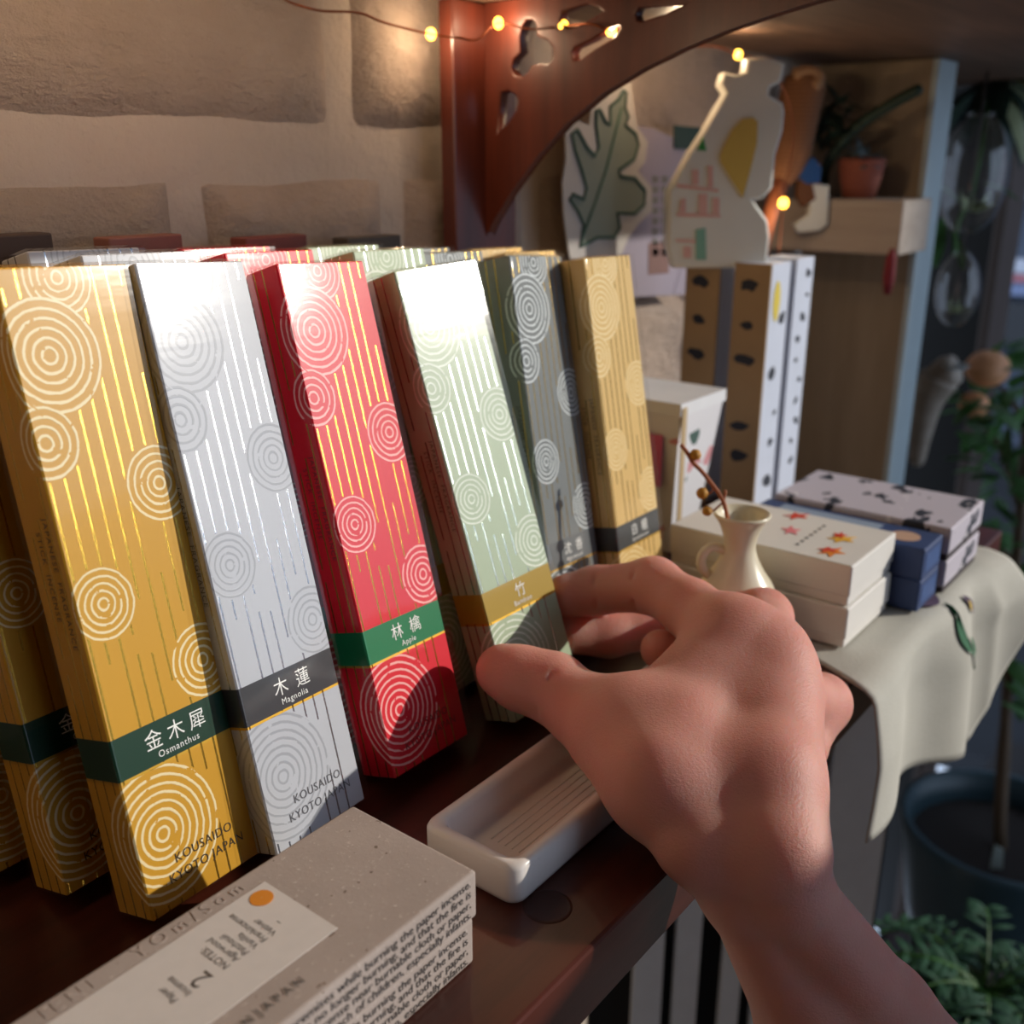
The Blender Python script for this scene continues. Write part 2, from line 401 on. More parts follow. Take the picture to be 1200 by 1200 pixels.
def carton(kind, x, y, lean, roll, yaw, sc, label, text=True, group='cellophane-wrapped incense cartons'):
    l, r, w = map(math.radians, (lean, roll, yaw))
    Rx = Matrix(((1, 0, 0), (0, math.cos(l), math.sin(l)), (0, -math.sin(l), math.cos(l))))
    Ry = Matrix(((math.cos(r), 0, math.sin(r)), (0, 1, 0), (-math.sin(r), 0, math.cos(r))))
    Rz = Matrix(((math.cos(w), -math.sin(w), 0), (math.sin(w), math.cos(w), 0), (0, 0, 1)))
    Rm = Rz @ Ry @ Rx
    z = -min((Rm @ Vector((a*BW, b*BD, 0))).z for a in (0, 1) for b in (0, 1)) + .0006
    root = empty('incense_carton', (x, y, z)); root.rotation_euler = Rm.to_euler()
    root.scale = (1, 1, sc)
    tag(root, label, 'incense box', group)
    body = link(bpy.data.objects.new('carton', CART[kind]), root)
    f = link(bpy.data.objects.new('film', FILM), root); f['label'] = 'clear cellophane wrapper'
    if text:
        kan, lat = KINDS[kind][1:]
        X, Z = (1, 0, 0), (0, 0, 1); e = -.00012
        kc = '  '.join(kan) if len(kan) < 3 else ' '.join(kan)
        lettering(kc, .0052, M['white_ink'], body, frame((.0180, e, .0392), X, Z), 'CENTER', name='kanji_lettering')
        lettering(lat, .0024, M['white_ink'], body, frame((.0180, e, .0363), X, Z), 'CENTER', 1.15, name='name_lettering')
        lettering('KOUSAIDO\nKYOTO JAPAN', .0033, INKM[kind], body, frame((.0185, e, .0102), X, Z), 'CENTER', 1.1, 1.25, name='maker_lettering')
        lettering('JAPANESE  FRAGRANCE', .0024, INKM[kind], body, frame((-e*-1, .0048, .098), (0, 0, -1), (0, -1, 0)), 'LEFT', 1.25, name='side_lettering')
        lettering('STICK  INCENSE', .0024, INKM[kind], body, frame((e, .0086, .095), (0, 0, -1), (0, -1, 0)), 'LEFT', 1.25, name='side_lettering')
    return root
# front row (placed from left to right)
carton('gold', .1054, .1938, 13.7, 2.7, 4.6, 1.0300, 'golden incense carton with a dark green band, frontmost of the gold ones')
carton('white', .1395, .1890, 15.7, 3.2, 4.5, 1.0250, 'silver white incense carton with a charcoal band, frontmost of the white ones')
carton('red', .1849, .1900, 16.7, 2.6, 1.9, 1.0060, 'bright red incense carton with a green band, frontmost of the red ones')
carton('green', .2339, .1832, 18.0, -1.7, -3.1, .9866, 'pale green incense carton with a mustard band, gripped by the hand')
carton('grey', .2770, .1955, 12.2, 4.5, 3.6, .9633, 'grey incense carton with pale rings, standing between the gripped green one and the beige one')
carton('beige', .3155, .1905, 10.9, 2.0, 3.0, .9500, 'beige incense carton with a grey band, last of the front row', )
# second and third rows, their tops showing over the front row
G = 'cellophane-wrapped incense cartons'
carton('gold', .0975, .2195, 13.0, 2.2, 4.6, 1.02, 'golden incense carton in the shade, left behind the frontmost gold one', True)
for (kd, x, y, rw) in [('white', .1400, .2160, 0), ('red', .1830, .2150, 0), ('green', .2300, .2120, 0), ('grey', .2700, .2200, 0), ('beige', .3110, .2160, 0),
                       ('gold', .0890, .2420, 1), ('white', .1375, .2385, 1), ('red', .1840, .2370, 1), ('green', .2310, .2350, 1), ('grey', .2740, .2400, 1), ('beige', .3150, .2360, 1)]:
    nm = {'gold': 'golden', 'white': 'silver white', 'red': 'red', 'green': 'pale green', 'grey': 'grey', 'beige': 'beige'}[kd]
    lab = ('%s incense carton in the second row, directly behind the front %s one' % (nm, nm)) if rw == 0 else ('%s incense carton in the last row, nearest the stone wall' % nm)
    sc = {'gold': 1.03, 'white': 1.03, 'red': 1.015, 'green': 1.0, 'grey': .975, 'beige': .96}[kd]
    carton(kd, x, y, 13.8, 1.8, 2.5, sc, lab, False)

# ---------------------------------------------------------------- kraft boxes in the foreground
tk = NT('kraft_paper'); o_ = tk.obj(); fa = tk.noise(o_, 900, 4, .7); fb = tk.noise(o_, 60, 3); sp = tk.noise(o_, 420, 2)
kc_ = tk.mix(fb, lin('#a2938a'), lin('#b9aaa1')); kc_ = tk.mix(tk.m('GREATER_THAN', sp, .73), kc_, lin('#7b6a5e')); kc_ = tk.mix(tk.m('GREATER_THAN', fa, .64), kc_, lin('#c9bcb3'))
tk.set(Base_Color=kc_, Roughness=.85); tk.bump(fa, .25, .0003)
M['kraft'] = tk.mat
M['label_paper'] = plain('label_paper', '#d8d0ca', .8, var=.05, scale=300)
M['orange'] = plain('orange_dot', '#e08a1c', .5)
LINES = ['do not leave the premises while burning the paper incense.', 'any remains are no longer burning, and that the fire is', 'using, the incense near burnable cloth or paper,', 'out of reach of children, especially infants.']
def kraft_box(x0, x1, y0, y1, z0, h, top, label):
    r = empty('paper_incense_box', (x1, y0, z0)); tag(r, label, 'box', 'kraft boxes of paper incense')
    L, W = x1-x0, y1-y0
    ld = box('lid', (-L, 0, 0), (0, W, h), M['kraft'], r, .0009, 3)
    e = .00012
    for i, s in enumerate(LINES):
        lettering(s, .0032, M['black_ink'], ld, frame((-.0022, -e, h-.0031-i*.00285), (1, 0, 0), (0, 0, 1)), 'RIGHT', .98, name='warning_lettering')
    if top:
        lb = box('paper_label', (-.13, .0110, h), (-.0328, .0350, h+.00015), M['label_paper'], r)
        zt = h+.00022
        lathe('orange_dot', [(.0026, .0), (.0026, .00012), (.0001, .00012)], M['orange'], lb, 32, (-.0368, .0311, zt-.00008), False)
        Y, mX = (0, 1, 0), (-1, 0, 0)
        # text reads towards the wall, its lines follow each other towards the near end
        for txt, xo, yo, sz in [('–', -.0388, .0215, .0024), ('Vetiver', -.0415, .0199, .0023), ('Frankincense', -.0439, .0199, .0023), ('Vanilla', -.0463, .0199, .0023), ('Patchouli', -.0487, .0199, .0023), ('Agarwood', -.0511, .0199, .0023), ('NOTES:', -.0535, .0199, .0025), ('2', -.0575, .0199, .0062), ('Incense', -.0626, .0199, .0023), ('Paper', -.0653, .0205, .0023)]:
            lettering(txt, sz, M['grey_ink'], lb, frame((xo, yo, zt), Y, mX), 'LEFT', 1.0, name='label_lettering')
        lettering('JAPAN', .0030, M['grey_ink'], ld, frame((-.0468, .0048, zt), (1, 0, 0), Y), 'RIGHT', 1.45, name='origin_lettering')
        lettering('IN', .0030, M['grey_ink'], ld, frame((-.0592, .0048, zt), (1, 0, 0), Y), 'RIGHT', 1.45, name='origin_lettering')
        lettering('YOm/Som', .0046, M['kraft'], ld, frame((-.0640, .0365, h), (1, 0, 0), Y), 'LEFT', 1.55, thick=.00015, name='embossed_lettering')
        lettering('ILNI', .0042, M['kraft'], ld, frame((-.0840, .0365, h), (1, 0, 0), Y), 'LEFT', 1.55, thick=.00012, name='embossed_lettering')
    return r
kraft_box(-.02, .1482, .1283, .1693, .0002, .0128, False, 'kraft paper incense box underneath, lower of the two in the foreground')
kraft_box(-.0185, .1490, .1278, .1688, .0132, .0128, True, 'kraft paper incense box with a white label, on top of the foreground stack')

# ---------------------------------------------------------------- ceramic tray
tc = NT('white_glaze'); tc.set(Base_Color=tc.mix(tc.noise(tc.obj(), 30, 2), lin('#e3d9d2'), lin('#efe8e2')), Roughness=.22); tc.bump(tc.noise(tc.obj(), 55, 2), .06, .001)
M['glaze'] = tc.mat
def rounded(w, d, r, n=8):
    out = []
    for cx, cy, a0 in [(w-r, d-r, 0), (r, d-r, 90), (r, r, 180), (w-r, r, 270)]:
        for k in range(n+1):
            a = math.radians(a0+90*k/n); out.append((cx+r*math.cos(a), cy+r*math.sin(a)))
    return out
def tray():
    W, D, H = .124, .0325, .0128
    prof = [(.0022, 0, .0030), (.0008, .0010, .004), (.0, .0030, .0042), (.0, H-.0016, .0042), (.0005, H-.0005, .0042), (.0016, H, .0038), (.0034, H-.0003, .0032), (.0044, H-.0014, .0028), (.0052, .0058, .0026), (.0066, .0040, .0028), (.0100, .0034, .003)]
    vs_, fs = [], []; N = 36
    for ins, z, r in prof:
        ring = rounded(W-2*ins, D-2*ins, max(r, .0008))
        vs_ += [(x+ins, y+ins, z) for x, y in ring]
    for i in range(len(prof)-1):
        for k in range(N):
            a, b = i*N+k, i*N+(k+1) % N; fs.append((a, b, b+N, a+N))
    fs.append(tuple(range(N))[::-1]); fs.append(tuple((len(prof)-1)*N+k for k in range(N)))
    r = empty('incense_tray', (.1672, .1305, .0002)); r.rotation_euler = (0, 0, math.radians(.3))
    tag(r, 'long white glazed ceramic incense tray under the hand', 'tray')
    mesh('dish', vs_, fs, M['glaze'], r, True)
    for k in range(5):      # shallow combed lines in the floor of the dish
        y = .0115+k*.0024
        tube('combed_line', [(.016, y, .0034), (.06, y, .00345), (.108, y, .0034)], .00022, M['glaze'], r, 6)
    return r
tray()
# ---------------------------------------------------------------- the hand
def build_hand():
    vox = .00095
    def P(u, v, d): return np.array(at(u, v, d), dtype=np.float32)
    H = HAND
    pts = {k: P(*v[:3]) for k, v in H.items()}; rad = {k: v[3] for k, v in H.items()}
    allp = np.array([pts[k] for k in pts]); lo = allp.min(0)-.03; hi = allp.max(0)+.03
    dims = np.ceil((hi-lo)/vox).astype(int)+1
    BIG = np.float32(.03)
    ax = [lo[i]+np.arange(dims[i], dtype=np.float32)*vox for i in range(3)]
    def cone_into(F, a, b, r1, r2, k):
        """smooth-union a round cone into field F inside its own bounds"""
        pad = max(r1, r2)+.016
        l = np.minimum(a, b)-pad; h = np.maximum(a, b)+pad
        s = [slice(max(0, int((l[i]-lo[i])/vox)), min(dims[i], int((h[i]-lo[i])/vox)+2)) for i in range(3)]
        X, Y, Z = np.meshgrid(ax[0][s[0]], ax[1][s[1]], ax[2][s[2]], indexing='ij', sparse=True)
        ba = b-a; L2 = float(ba@ba)
        px, py, pz = X-a[0], Y-a[1], Z-a[2]
        t = np.clip((px*ba[0]+py*ba[1]+pz*ba[2])/max(L2, 1e-9), 0, 1)
        d = np.sqrt((px-t*ba[0])**2+(py-t*ba[1])**2+(pz-t*ba[2])**2)-(r1+(r2-r1)*t)
        f = F[s[0], s[1], s[2]]
        if k > 0:
            hh = np.maximum(k-np.abs(f-d), 0)/k
            F[s[0], s[1], s[2]] = np.minimum(f, d)-hh*hh*k*.25
        else: F[s[0], s[1], s[2]] = np.minimum(f, d)
    def field(segs, k):
        F = np.full(dims, BIG, dtype=np.float32)
        for sg in segs: cone_into(F, pts[sg[0]], pts[sg[1]], rad[sg[0]], rad[sg[1]], sg[2] if len(sg) > 2 else k)
        return F
    palm = field(PALM, .010)
    out = None
    for segs, k in FINGERS:
        F = field(segs, .004)
        hh = np.maximum(k-np.abs(F-palm), 0)/k
        D = np.minimum(F, palm)-hh*hh*k*.25
        out = D if out is None else np.minimum(out, D)
    # skin creases across the joints
    for a, b, r, dp in CREASES:
        C = np.full(dims, BIG, dtype=np.float32); cone_into(C, P(*a), P(*b), r, r, 0)
        out = out+dp*np.exp(-(np.maximum(C+r, 0)/r)**2)
    # naive surface nets
    F = out; ins = F < 0
    c = [ins[i:dims[0]-1+i, j:dims[1]-1+j, k:dims[2]-1+k] for i in (0, 1) for j in (0, 1) for k in (0, 1)]
    cnt = sum(x.astype(np.int8) for x in c); act = (cnt > 0) & (cnt < 8)
    idx = -np.ones(act.shape, dtype=np.int64); ii = np.argwhere(act); idx[act] = np.arange(len(ii))
    acc = np.zeros((len(ii), 3)); num = np.zeros(len(ii))
    corners = [(i, j, k) for i in (0, 1) for j in (0, 1) for k in (0, 1)]
    for p in range(8):
        for q in range(p+1, 8):
            A, B = np.array(corners[p]), np.array(corners[q])
            if np.abs(A-B).sum() != 1: continue
            fa = F[tuple((ii+A).T)]; fb = F[tuple((ii+B).T)]; cr = (fa < 0) != (fb < 0)
            t = np.where(cr, fa/np.where(fa == fb, 1, fa-fb), 0)
            acc += np.where(cr[:, None], A+(B-A)*t[:, None], 0); num += cr
    V = lo+(ii+acc/num[:, None])*vox
    faces = []
    for d in range(3):
        sl0 = [slice(1, -1)]*3; e0 = [slice(1, dims[k]-1) for k in range(3)]
        e0[d] = slice(0, dims[d]-1); e1 = list(e0); e1[d] = slice(1, dims[d])
        a = ins[tuple(e0)]; b = ins[tuple(e1)]; cr = np.argwhere(a != b)
        off = np.array([0 if k == d else 1 for k in range(3)]); base = cr+off
        u, w = [(1, 2), (2, 0), (0, 1)][d]
        eu = np.eye(3, dtype=int)[u]; ew = np.eye(3, dtype=int)[w]
        q = [idx[tuple((base-s).T)] for s in (0*eu, eu, eu+ew, ew)]
        q = np.stack(q, 1); flip = ~a[tuple(cr.T)]
        q[flip] = q[flip][:, ::-1]; faces.append(q)
    faces = np.concatenate(faces); faces = faces[(faces >= 0).all(1)]
    # relax the voxel steps a little
    n = len(V); e = np.concatenate([faces[:, [0, 1]], faces[:, [1, 2]], faces[:, [2, 3]], faces[:, [3, 0]]]); e = np.concatenate([e, e[:, ::-1]])
    deg = np.bincount(e[:, 0], minlength=n)[:, None]
    for lam in (.5, -.52)*4:
        s = np.stack([np.bincount(e[:, 0], V[e[:, 1], k], minlength=n) for k in range(3)], 1)
        V = V+lam*(s/deg-V)
    m = bpy.data.meshes.new('skin'); m.from_pydata(V.tolist(), [], faces.tolist()); m.update()
    m.polygons.foreach_set('use_smooth', np.ones(len(faces), dtype=bool))
    return m

# joints: image position, distance from the photographer, radius
HAND = {
    't_tip': (589, 786, .3215, .0084), 't_pad': (612, 795, .319, .0096), 't_ip': (648, 806, .315, .0103), 't_mid': (682, 832, .307, .0104), 't_mcp': (724, 864, .292, .0108),
    'thenar': (772, 912, .277, .0116), 't_cmc': (815, 983, .267, .0108), 'web1': (750, 836, .296, .0085), 'web2': (806, 806, .308, .0090), 'web3': (795, 865, .288, .0105),
    'i_tip': (664, 698, .3655, .0078), 'i_dip': (698, 692, .366, .0082), 'i_pip': (766, 686, .354, .0093), 'i_px': (810, 714, .338, .0094), 'i_mcp': (858, 754, .319, .0106),
    'm_tip': (666, 742, .3690, .0076), 'm_dip': (712, 742, .374, .0083), 'm_pip': (826, 724, .384, .0093), 'm_px': (894, 724, .356, .0097), 'm_mcp': (898, 760, .318, .0106),
    'r_tip': (774, 761, .3470, .0068), 'r_dip': (818, 770, .351, .0078), 'r_pip': (884, 762, .365, .0086), 'r_mcp': (906, 782, .311, .0104),
    'p_tip': (885, 880, .315, .0064), 'p_dip': (936, 876, .322, .0080), 'p_pip': (962, 824, .342, .0094), 'p_mcp': (908, 818, .306, .0098),
    'i_base': (850, 985, .270, .0100), 'm_base': (874, 985, .269, .0104), 'r_base': (898, 990, .267, .0105), 'p_base': (914, 1000, .262, .0100), 'hypo': (900, 910, .276, .0098),
    'w1': (872, 1040, .270, .0108), 'w2': (922, 1042, .264, .0105), 'f1': (952, 1195, .272, .0140), 'f2': (1030, 1190, .274, .0140),
    'f3': (1105, 1430, .262, .0195), 'f4': (1200, 1410, .266, .0195), 'f5': (1340, 1800, .245, .0260), 'f6': (1440, 1770, .250, .0260),
}
PALM = [('i_base', 'i_mcp'), ('m_base', 'm_mcp'), ('r_base', 'r_mcp'), ('p_base', 'p_mcp'), ('t_cmc', 'thenar'), ('thenar', 't_mcp'), ('thenar', 'web3'), ('web3', 'i_mcp'), ('web1', 'web2'), ('web3', 'web1'), ('web2', 'i_mcp'), ('p_base', 'hypo'), ('hypo', 'p_mcp'), ('hypo', 'thenar'),
        ('m_base', 'i_mcp', .004), ('r_base', 'm_mcp', .004), ('i_base', 'w1', .003), ('m_base', 'w1', .002), ('r_base', 'w2', .003), ('p_base', 'w2', .002), ('t_cmc', 'w1', .003), ('w1', 'f1', .003), ('w2', 'f2', .003), ('w1', 'w2', .004), ('f1', 'f2', .004), ('f1', 'f3', .003), ('f2', 'f4', .003), ('f3', 'f4', .003), ('f3', 'f5', .003), ('f4', 'f6', .003)]
FINGERS = [([('t_tip', 't_pad'), ('t_pad', 't_ip'), ('t_ip', 't_mid'), ('t_mid', 't_mcp')], .012), ([('i_tip', 'i_dip'), ('i_dip', 'i_pip'), ('i_pip', 'i_px'), ('i_px', 'i_mcp')], .010),
           ([('m_tip', 'm_dip'), ('m_dip', 'm_pip'), ('m_pip', 'm_px'), ('m_px', 'm_mcp')], .0035), ([('r_tip', 'r_dip'), ('r_dip', 'r_pip'), ('r_pip', 'r_mcp')], .008), ([('p_tip', 'p_dip'), ('p_dip', 'p_pip'), ('p_pip', 'p_mcp')], .008)]
CREASES = [((697, 665, .358), (699, 722, .358), .0010, .0012), ((742, 655, .349), (744, 728, .350), .0010, .0014), ((652, 778, .305), (628, 836, .307), .0010, .0013), ((640, 775, .306), (620, 832, .308), .0008, .0005)]
tsk = NT('skin'); o_ = tsk.obj()
wr = tsk.noise(tsk.mapping(o_, (420, 420, 760), (0.5, .2, .6)), 2.0, 5, .65); pore = tsk.noise(o_, 1500, 2, .6); blot = tsk.noise(o_, 55, 3); red = tsk.noise(o_, 22, 2)
skc = tsk.mix(blot, lin('#c98f80'), lin('#dba698')); skc = tsk.mix(tsk.m('MULTIPLY', red, .45), skc, lin('#cc7468'))
tsk.set(Base_Color=skc, Roughness=.46); tsk.b.inputs['Subsurface Weight'].default_value = .85
tsk.b.inputs['Subsurface Radius'].default_value = (1.0, .22, .12); tsk.b.inputs['Subsurface Scale'].default_value = .012
tsk.b.inputs['Specular IOR Level'].default_value = .4
tsk.bump(tsk.m('ADD', tsk.m('MULTIPLY', wr, .8), tsk.m('MULTIPLY', pore, .5)), .55, .0005)
hm = build_hand(); hm.materials.append(tsk.mat)
person = empty('person', tuple(at(950, 1195, .26)))
tag(person, 'bare hand and forearm of a person gripping the pale green carton', 'person')
ho = link(bpy.data.objects.new('hand', hm), person); ho.matrix_parent_inverse = Matrix.Translation(-person.location)
# ---------------------------------------------------------------- linen runner over the shelf edge
tl = NT('linen'); o_ = tl.obj(); wv = tl.noise(tl.mapping(o_, (900, 900, 900)), 1.0, 2); ln2 = tl.noise(o_, 40, 3)
tl.set(Base_Color=tl.mix(ln2, lin('#b2b0a6'), lin('#cac7bd')), Roughness=.9); tl.bump(wv, .35, .0004); M['linen'] = tl.mat
rn = empty('linen_runner', (.43, SHELF_Y, 0)); tag(rn, 'pale linen runner with embroidered leaves hanging over the shelf edge', 'cloth')
def runner_pt(x, s):
    """s<0: lying on the shelf, s>0: hanging length below the edge"""
    hang = .050+.030*min(1, (x-.345)/.125) if x < .47 else .080-.050*(x-.47)/.045
    k = max(0, s); z = 0.0009; y = SHELF_Y
    if s <= 0: y = SHELF_Y-.002+(-s)*.088; z = .0009
    else:
        d = s*(hang+.004)
        y = SHELF_Y-.002-.006*math.sin(min(1, d/.008)*math.pi/2); z = .0009-max(0, d-.004)-.002*min(1, d/.004)
        y -= .006*math.sin(x*75)*min(1, d/.03)+.004*(d/.05)
        if x > .462: y -= .012*min(1, (x-.462)/.02)*min(1, d/.02)
    x -= .011*min(1, max(0, (s+.25)/.25))*max(0, 1-(x-.348)/.06)
    return (x-.43+(.004*math.sin(s*3)-.012*s*max(0, 1-(x-.345)/.03) if s > 0 else 0), y-SHELF_Y, z)
nx, ns = 60, 40; vs_ = []; fs = []
for j in range(ns+1):
    for i in range(nx+1):
        vs_.append(runner_pt(.348+.165*i/nx, -1+2*j/ns))
for j in range(ns):
    for i in range(nx):
        a = j*(nx+1)+i; fs.append((a, a+1, a+nx+2, a+nx+1))
cl = mesh('cloth', vs_, fs, M['linen'], rn, True)
md = cl.modifiers.new('thick', 'SOLIDIFY'); md.thickness = .0007; md.offset = 1
def leaf_poly(L, W, n=10, bend=0):
    up = [(L*k/n, W*math.sin(math.pi*k/n)**.8+bend*math.sin(math.pi*k/n)) for k in range(n+1)]
    dn = [(L*k/n, -W*math.sin(math.pi*k/n)**.8+bend*math.sin(math.pi*k/n)) for k in range(n-1, 0, -1)]
    return up+dn
M['emb_green'] = plain('green_thread', '#2f6b4a', .8); M['emb_purple'] = plain('purple_thread', '#5a4560', .8); M['emb_yellow'] = plain('yellow_thread', '#d8b84a', .8)
def stitched(poly, x0, s0, rot, mat, name):
    # embroidered shape laid on the surface of the cloth
    ca, sa = math.cos(rot), math.sin(rot); vv = []
    for px, py in [(0, 0)]+poly:
        X, S = x0+px*ca-py*sa, s0+(px*sa+py*ca)/.07
        p = Vector(runner_pt(X, S)); q1 = Vector(runner_pt(X+.001, S)); q2 = Vector(runner_pt(X, S+.02)); n = (q1-p).cross(q2-p).normalized()
        if n.y > 0 or n.z < -.5: n = -n
        vv.append(p+n*.0011)
    c = sum((v for v in vv[1:]), Vector())/len(poly); vv[0] = c
    k = len(poly)
    return mesh(name, vv, [(0, 1+i, 1+(i+1) % k) for i in range(k)], mat, rn, True)
stitched(leaf_poly(.026, .0030, bend=.003), .432, .02, math.radians(70), M['emb_green'], 'embroidered_leaf')
stitched(leaf_poly(.022, .0036, bend=-.002), .455, .52, math.radians(235), M['emb_green'], 'embroidered_leaf')
stitched(leaf_poly(.022, .0060), .416, -.10, math.radians(10), M['emb_purple'], 'embroidered_flower')
stitched(leaf_poly(.016, .0022), .447, .05, math.radians(40), M['emb_purple'], 'embroidered_flower')
stitched(leaf_poly(.006, .0014), .450, .08, math.radians(60), M['emb_yellow'], 'embroidered_bud')

# ---------------------------------------------------------------- boxes on the runner
def star_leaf(R, n=5, sharp=.42, asp=.7):
    return [(R*(1 if k % 2 == 0 else sharp)*math.cos(math.pi*k/n), asp*R*(1 if k % 2 == 0 else sharp)*math.sin(math.pi*k/n)) for k in range(2*n)]
M['white_box'] = plain('white_card', '#e4e0da', .6, var=.04); M['blue_box'] = plain('blue_card', '#2f4472', .6, var=.15)
M['red_print'] = plain('maple_red', '#d8432c', .6); M['org_print'] = plain('maple_orange', '#eb8a2a', .6); M['yel_print'] = plain('maple_yellow', '#f0b834', .6); M['pink_print'] = plain('maple_pink', '#e8838a', .6)
def flat_print(name, poly, mat, parent, mtx, thick=.00012): return plate(name, poly, thick, mat, parent, matrix=mtx)
def maple_box(x0, x1, y0, y1, z0, h, top, lab):
    r = empty('maple_gift_box', (x0, y0, z0)); tag(r, lab, 'box', 'white boxes with maple leaves')
    w, d = x1-x0, y1-y0
    box('base', (.0006, .0006, 0), (w-.0006, d-.0006, h*.45), M['white_box'], r, .0006)
    ld = box('lid', (0, 0, h*.22), (w, d, h), M['white_box'], r, .0009, 3)
    if top:
        for u, v, R, m, rot in [(934, 605, .0048, 'red_print', .3), (927, 622, .0044, 'pink_print', 1.2), (987, 632, .0050, 'yel_print', .2), (984, 628, .0032, 'red_print', .9), (975, 647, .0050, 'org_print', .6), (971, 645, .0034, 'red_print', .1)]:
            p = on_z(u, v, z0+h); k = .0002 if R > .004 else .00035
            flat_print('maple_leaf_print', star_leaf(R*1.4), M[m], ld, Matrix.Translation((p.x-x0, p.y-y0, h+k)) @ Matrix.Rotation(rot-.8, 4, 'Z'))
        a = on_z(932, 640, z0+h); b = on_z(968, 615, z0+h)
        for k in range(7):
            q = a.lerp(b, (k+.5)/7); flat_print('lettering_mark', [(-.0009, -.0006), (.0009, -.0006), (.0006, .0006), (-.0009, .0005)], M['grey_ink'], ld, Matrix.Translation((q.x-x0, q.y-y0, h+.0002)))
    return r
maple_box(.3600, .4085, .1205, .1985, .0018, .0168, False, 'plain white gift box underneath the one with maple leaves')
maple_box(.3612, .4098, .1212, .1995, .0188, .0168, True, 'white gift box with red and yellow maple leaves on its lid')
def blue_box(z0, top, lab):
    r = empty('blue_gift_box', (.4118, .1095, z0)); tag(r, lab, 'box', 'navy blue boxes')
    box('carton', (0, 0, 0), (.0245, .080, .0140), M['blue_box'], r, .0008, 2)
    box('front_label', (.003, -.0002, .003), (.0215, 0, .011), plain('blue_label', '#3f5a8e', .5), r)
    if top:
        lathe('moon_print', [(.0062, 0), (.0062, .0002), (.0001, .0002)], plain('moon_print', '#c9a48c', .6), r, 24, (.0115, .012, .0140), False)
        box('pale_print', (.004, .024, .0140), (.020, .070, .0142), plain('pale_print', '#8fa0b8', .6), r)
    return r
blue_box(.0018, False, 'navy blue box under another navy box, beside the maple boxes')
blue_box(.0159, True, 'navy blue box with a pale moon print, upper of the two navy boxes')
tp = NT('bird_paper'); o_ = tp.obj(); a = tp.noise(tp.mapping(o_, (1, 1.6, 1)), 55, 3, .55); b = tp.noise(o_, 120, 2)
pc = tp.mix(tp.m('GREATER_THAN', a, .60), lin('#c6bfcb'), lin('#2b2f3d')); pc = tp.mix(tp.m('GREATER_THAN', b, .68), pc, lin('#e0dbe0'))
tp.set(Base_Color=pc, Roughness=.6); M['bird_paper'] = tp.mat
def bird_box(z0, lab):
    r = empty('bird_print_box', (.4385, .1070, z0)); tag(r, lab, 'box', 'boxes in lilac bird paper')
    box('base', (.0004, .0004, 0), (.0500, .0800, .008), plain('dark_edge', '#3a2f33', .7), r, .0005)
    box('lid', (0, 0, .003), (.0505, .0805, .0150), M['bird_paper'], r, .0009, 3)
    return r
bird_box(.0018, 'box in lilac bird-print paper, lower of the pair behind the navy boxes')
bird_box(.0170, 'box in lilac bird-print paper, top of the pair behind the navy boxes')

# ---------------------------------------------------------------- cream vase with a dried twig
tv = NT('cream_glaze'); tv.set(Base_Color=tv.mix(tv.noise(tv.obj(), 60, 3), lin('#d8cdb0'), lin('#e6dec6')), Roughness=.28); M['cream'] = tv.mat
VX, VY = .3385, .1570
vz = empty('bud_vase', (VX, VY, .0002)); tag(vz, 'small cream glazed vase with a little loop handle behind the hand', 'vase')
pr = spline([(.0105, 0, 0), (.0150, 0, .0015), (.0180, 0, .0080), (.0182, 0, .0150), (.0150, 0, .0245), (.0095, 0, .0330), (.0063, 0, .0400), (.0062, 0, .0450), (.0082, 0, .0510), (.0104, 0, .0542), (.0106, 0, .0552), (.0098, 0, .0555), (.0080, 0, .0535), (.0055, 0, .0460), (.0050, 0, .038), (.0090, 0, .028), (.0001, 0, .006)], 5)
lathe('body', [(p.x, p.z) for p in pr], M['cream'], vz, 48)
hd = (-RGT).normalized(); hd.z = 0; hd.normalize()
tube('handle', spline([hd*.0058+Vector((0, 0, .0405)), hd*.0105+Vector((0, 0, .0418)), hd*.0138+Vector((0, 0, .0385)), hd*.0138+Vector((0, 0, .0335)), hd*.0108+Vector((0, 0, .0300))], 6), .0019, M['cream'], vz, 10)
M['twig'] = plain('twig_bark', '#a5603c', .7); M['berry'] = plain('dried_berry', '#b8801f', .6, var=.3, scale=600)
tw = empty('dried_twig', (VX, VY, .03)); tag(tw, 'dried reddish twig with three golden berries standing in the vase', 'twig')
D0 = .378
tp_ = [at(854, 618, .384), at(851, 600, D0), at(846, 584, D0), at(834, 567, D0), at(822, 552, D0), at(812, 542, D0), at(805, 530, D0), at(798, 521, D0)]
def rel(o, pts): return [Vector(p)-o.location for p in pts]
tube('stem', rel(tw, spline(tp_, 4)), .0008, M['twig'], tw, 8)
tube('side_stem', rel(tw, [at(838, 572, D0), at(832, 578, D0), at(826, 578, D0)]), .0005, M['twig'], tw, 6)
tube('side_stem', rel(tw, [at(815, 545, D0), at(812, 538, D0), at(815, 534, D0)]), .0005, M['twig'], tw, 6)
tube('side_stem', rel(tw, [at(848, 588, D0), at(850, 578, D0), at(850, 574, D0)]), .0005, M['twig'], tw, 6)
tube('side_stem', rel(tw, [at(846, 590, D0), at(837, 598, D0), at(831, 599, D0)]), .0004, M['twig'], tw, 6)
for u, v, R in [(815, 533, .0021), (823, 578, .0022), (829, 599, .0019)]:
    bm = bmesh.new(); bmesh.ops.create_icosphere(bm, subdivisions=3, radius=R)
    for q in bm.verts: q.co += q.co.normalized()*.0003*noise.noise(q.co*2500)
    b_ = from_bm('berry', bm, M['berry'], tw, True); b_.location = at(u, v, D0)-tw.location

